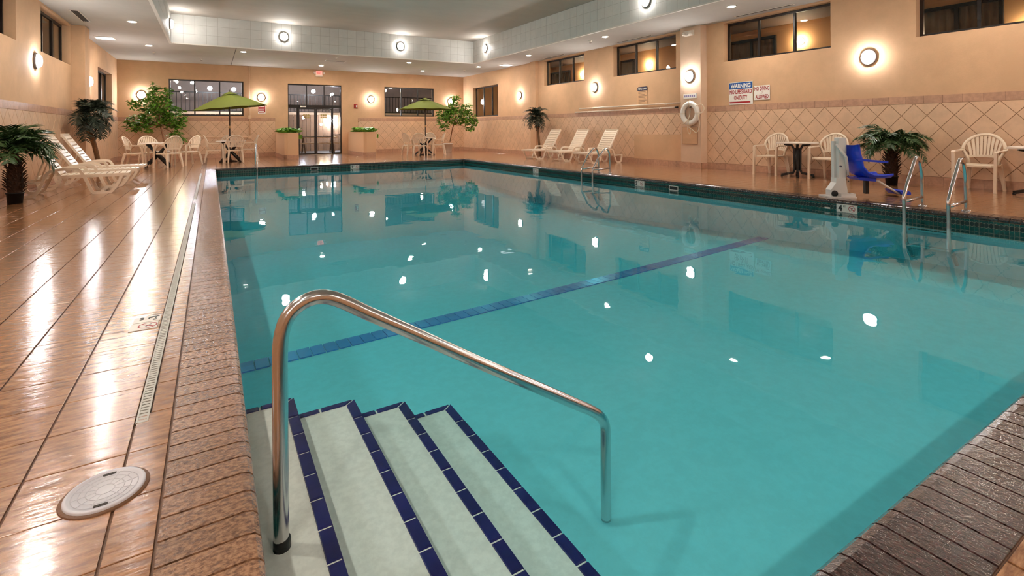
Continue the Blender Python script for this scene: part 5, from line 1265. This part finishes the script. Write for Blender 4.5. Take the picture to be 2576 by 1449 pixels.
# room behind the left wall
lr = struct('wall_lobby', MB().box((XL-T-1.8, 8.0, 0), (XL-T-1.65, YF, 4.2)), 'curtain', 'dim brown wall beyond the left windows')
MB().box((XL-T-1.65, 8.0, 3.75), (XL-T, YF, 3.85)).build('lobby_ceiling', 'corridor_ceiling', lr); MB().box((XL-T-1.65, 8.0, -0.1), (XL-T, YF, 0)).build('lobby_floor', 'corridor_ceiling', lr)
t = thing('lobby_fill_lamp', 'added unseen warm lamp lighting the room beyond the left windows', 'lamp', mw=wallframe((XL-T-1.65, 15.2, 2.6), 'left')); MB().lathe([(0.0, 0.09), (0.06, 0.085), (0.085, 0.05), (0.09, 0.0)], 14).build('globe', 'patio_warm', t)  # added lamp, out of sight, brightens the wall behind the left windows
# patio behind the far wall
gy = YF+T
pt = struct('patio', MB().box((-7, gy, -0.2), (16, gy+9, -0.02)), 'patio_ground', 'dark patio outside the far wall')
MB().box((-7, gy+7.5, -0.02), (16, gy+7.7, 4.8)).build('building_wall', 'patio_wall', pt)
fenc = thing('fence', 'brown board fence behind the entrance door', 'fence', (0, gy+4.6, 0)); n = 60
me = MB().box((0, 0, 0), (0.19, 0.03, 1.9)).mesh('board'); me.materials.append(MATS['fence_board'])
for i in range(n): link('board', me, None, fenc, loc=(-3.0+i*0.205, 0.0, -0.02))
MB().box((-3.0, 0.03, 0.4), (9.3, 0.08, 0.5)).build('rail', 'fence_board', fenc); MB().box((-3.0, 0.03, 1.5), (9.3, 0.08, 1.6)).build('rail', 'fence_board', fenc)
ral = thing('railing', 'black balcony railing seen through the far windows', 'railing', (0, gy+5.2, 0))
for z in (2.05, 2.95): MB().bar([(-4, 0, z), (12, 0, z)], 0.05, 0.05).build('rail', 'railing_black', ral)
me = MB().box((-0.012, -0.012, 2.05), (0.012, 0.012, 2.95)).mesh('baluster'); me.materials.append(MATS['railing_black'])
for i in range(90): link('baluster', me, None, ral, loc=(-4+i*0.178, 0, 0))
MB().box((-4, -0.1, 1.78), (12, 0.9, 2.02)).build('balcony_edge', 'curb_pale', ral)
bn = thing('bench', 'pale picnic bench on the patio behind the door', 'bench', (4.3, gy+1.6, 0))
MB().box((-0.9, -0.15, 0.42), (0.9, 0.15, 0.47)).build('seat', 'curb_pale', bn); MB().box((-0.9, 0.35, 0.70), (0.9, 0.95, 0.75)).build('tabletop', 'curb_pale', bn)
for x in (-0.65, 0.65): MB().bar([(x, -0.05, 0.0), (x, 0.55, 0.70)], 0.06, 0.06).build('leg', 'fence_board', bn); MB().bar([(x, 0.95, 0.0), (x, 0.5, 0.70)], 0.06, 0.06).build('leg', 'fence_board', bn)
for k, (px_, py_, dy, m_, l, r_) in enumerate(((445, 206, 1.0, 'patio_warm', 'warm patio lamp at the top left of the larger umbrella window', 0.08), (452, 221, 2.2, 'patio_warm', 'second warm patio lamp in the larger umbrella window', 0.07), (457, 232, 3.5, 'patio_warm', 'third warm patio lamp in the larger umbrella window', 0.07), (483, 208, 0.8, 'patio_glow', 'white patio lamp beside the first mullion of the larger umbrella window', 0.09), (528, 222, 4.0, 'patio_glow', 'white patio lamp in the middle pane above the larger umbrella', 0.16), (588, 225, 4.0, 'patio_glow', 'white patio lamp in the right pane above the larger umbrella', 0.16), (788, 230, 4.2, 'patio_glow', 'white tube lamp in the middle transom pane', 0.16), (836, 237, 3.0, 'patio_glow', 'white lamp in the right transom pane', 0.10), (763, 296, 3.0, 'patio_glow', 'small white lamp in the left door leaf', 0.10), (808, 313, 2.5, 'patio_warm', 'warm globe lamp behind the right door leaf', 0.10), (822, 316, 3.2, 'patio_warm', 'small warm lamp behind the right door leaf', 0.08), (838, 305, 4.3, 'patio_glow', 'bright window glow behind the right door leaf', 0.20), (970, 228, 1.0, 'patio_warm', 'warm lamp at the left of the smaller umbrella window', 0.09), (1059, 273, 2.0, 'patio_warm', 'warm lamp in the right pane below the smaller umbrella', 0.10))):
    r_ *= 0.62; c_ = P(px_, py_, 1, gy+dy); t = thing('patio_lamp', l, 'lamp', tuple(c_), group='lamps on the patio')
    MB().lathe([(0.0, -r_), (r_*0.7, -r_*0.7), (r_, 0), (r_*0.7, r_*0.7), (0.0, r_)], 12).build('globe', m_, t); MB().lathe([(0.0, r_), (r_*0.4, r_), (r_*0.4, r_*1.3), (0, r_*1.3)], 8).build('cap', 'railing_black', t)
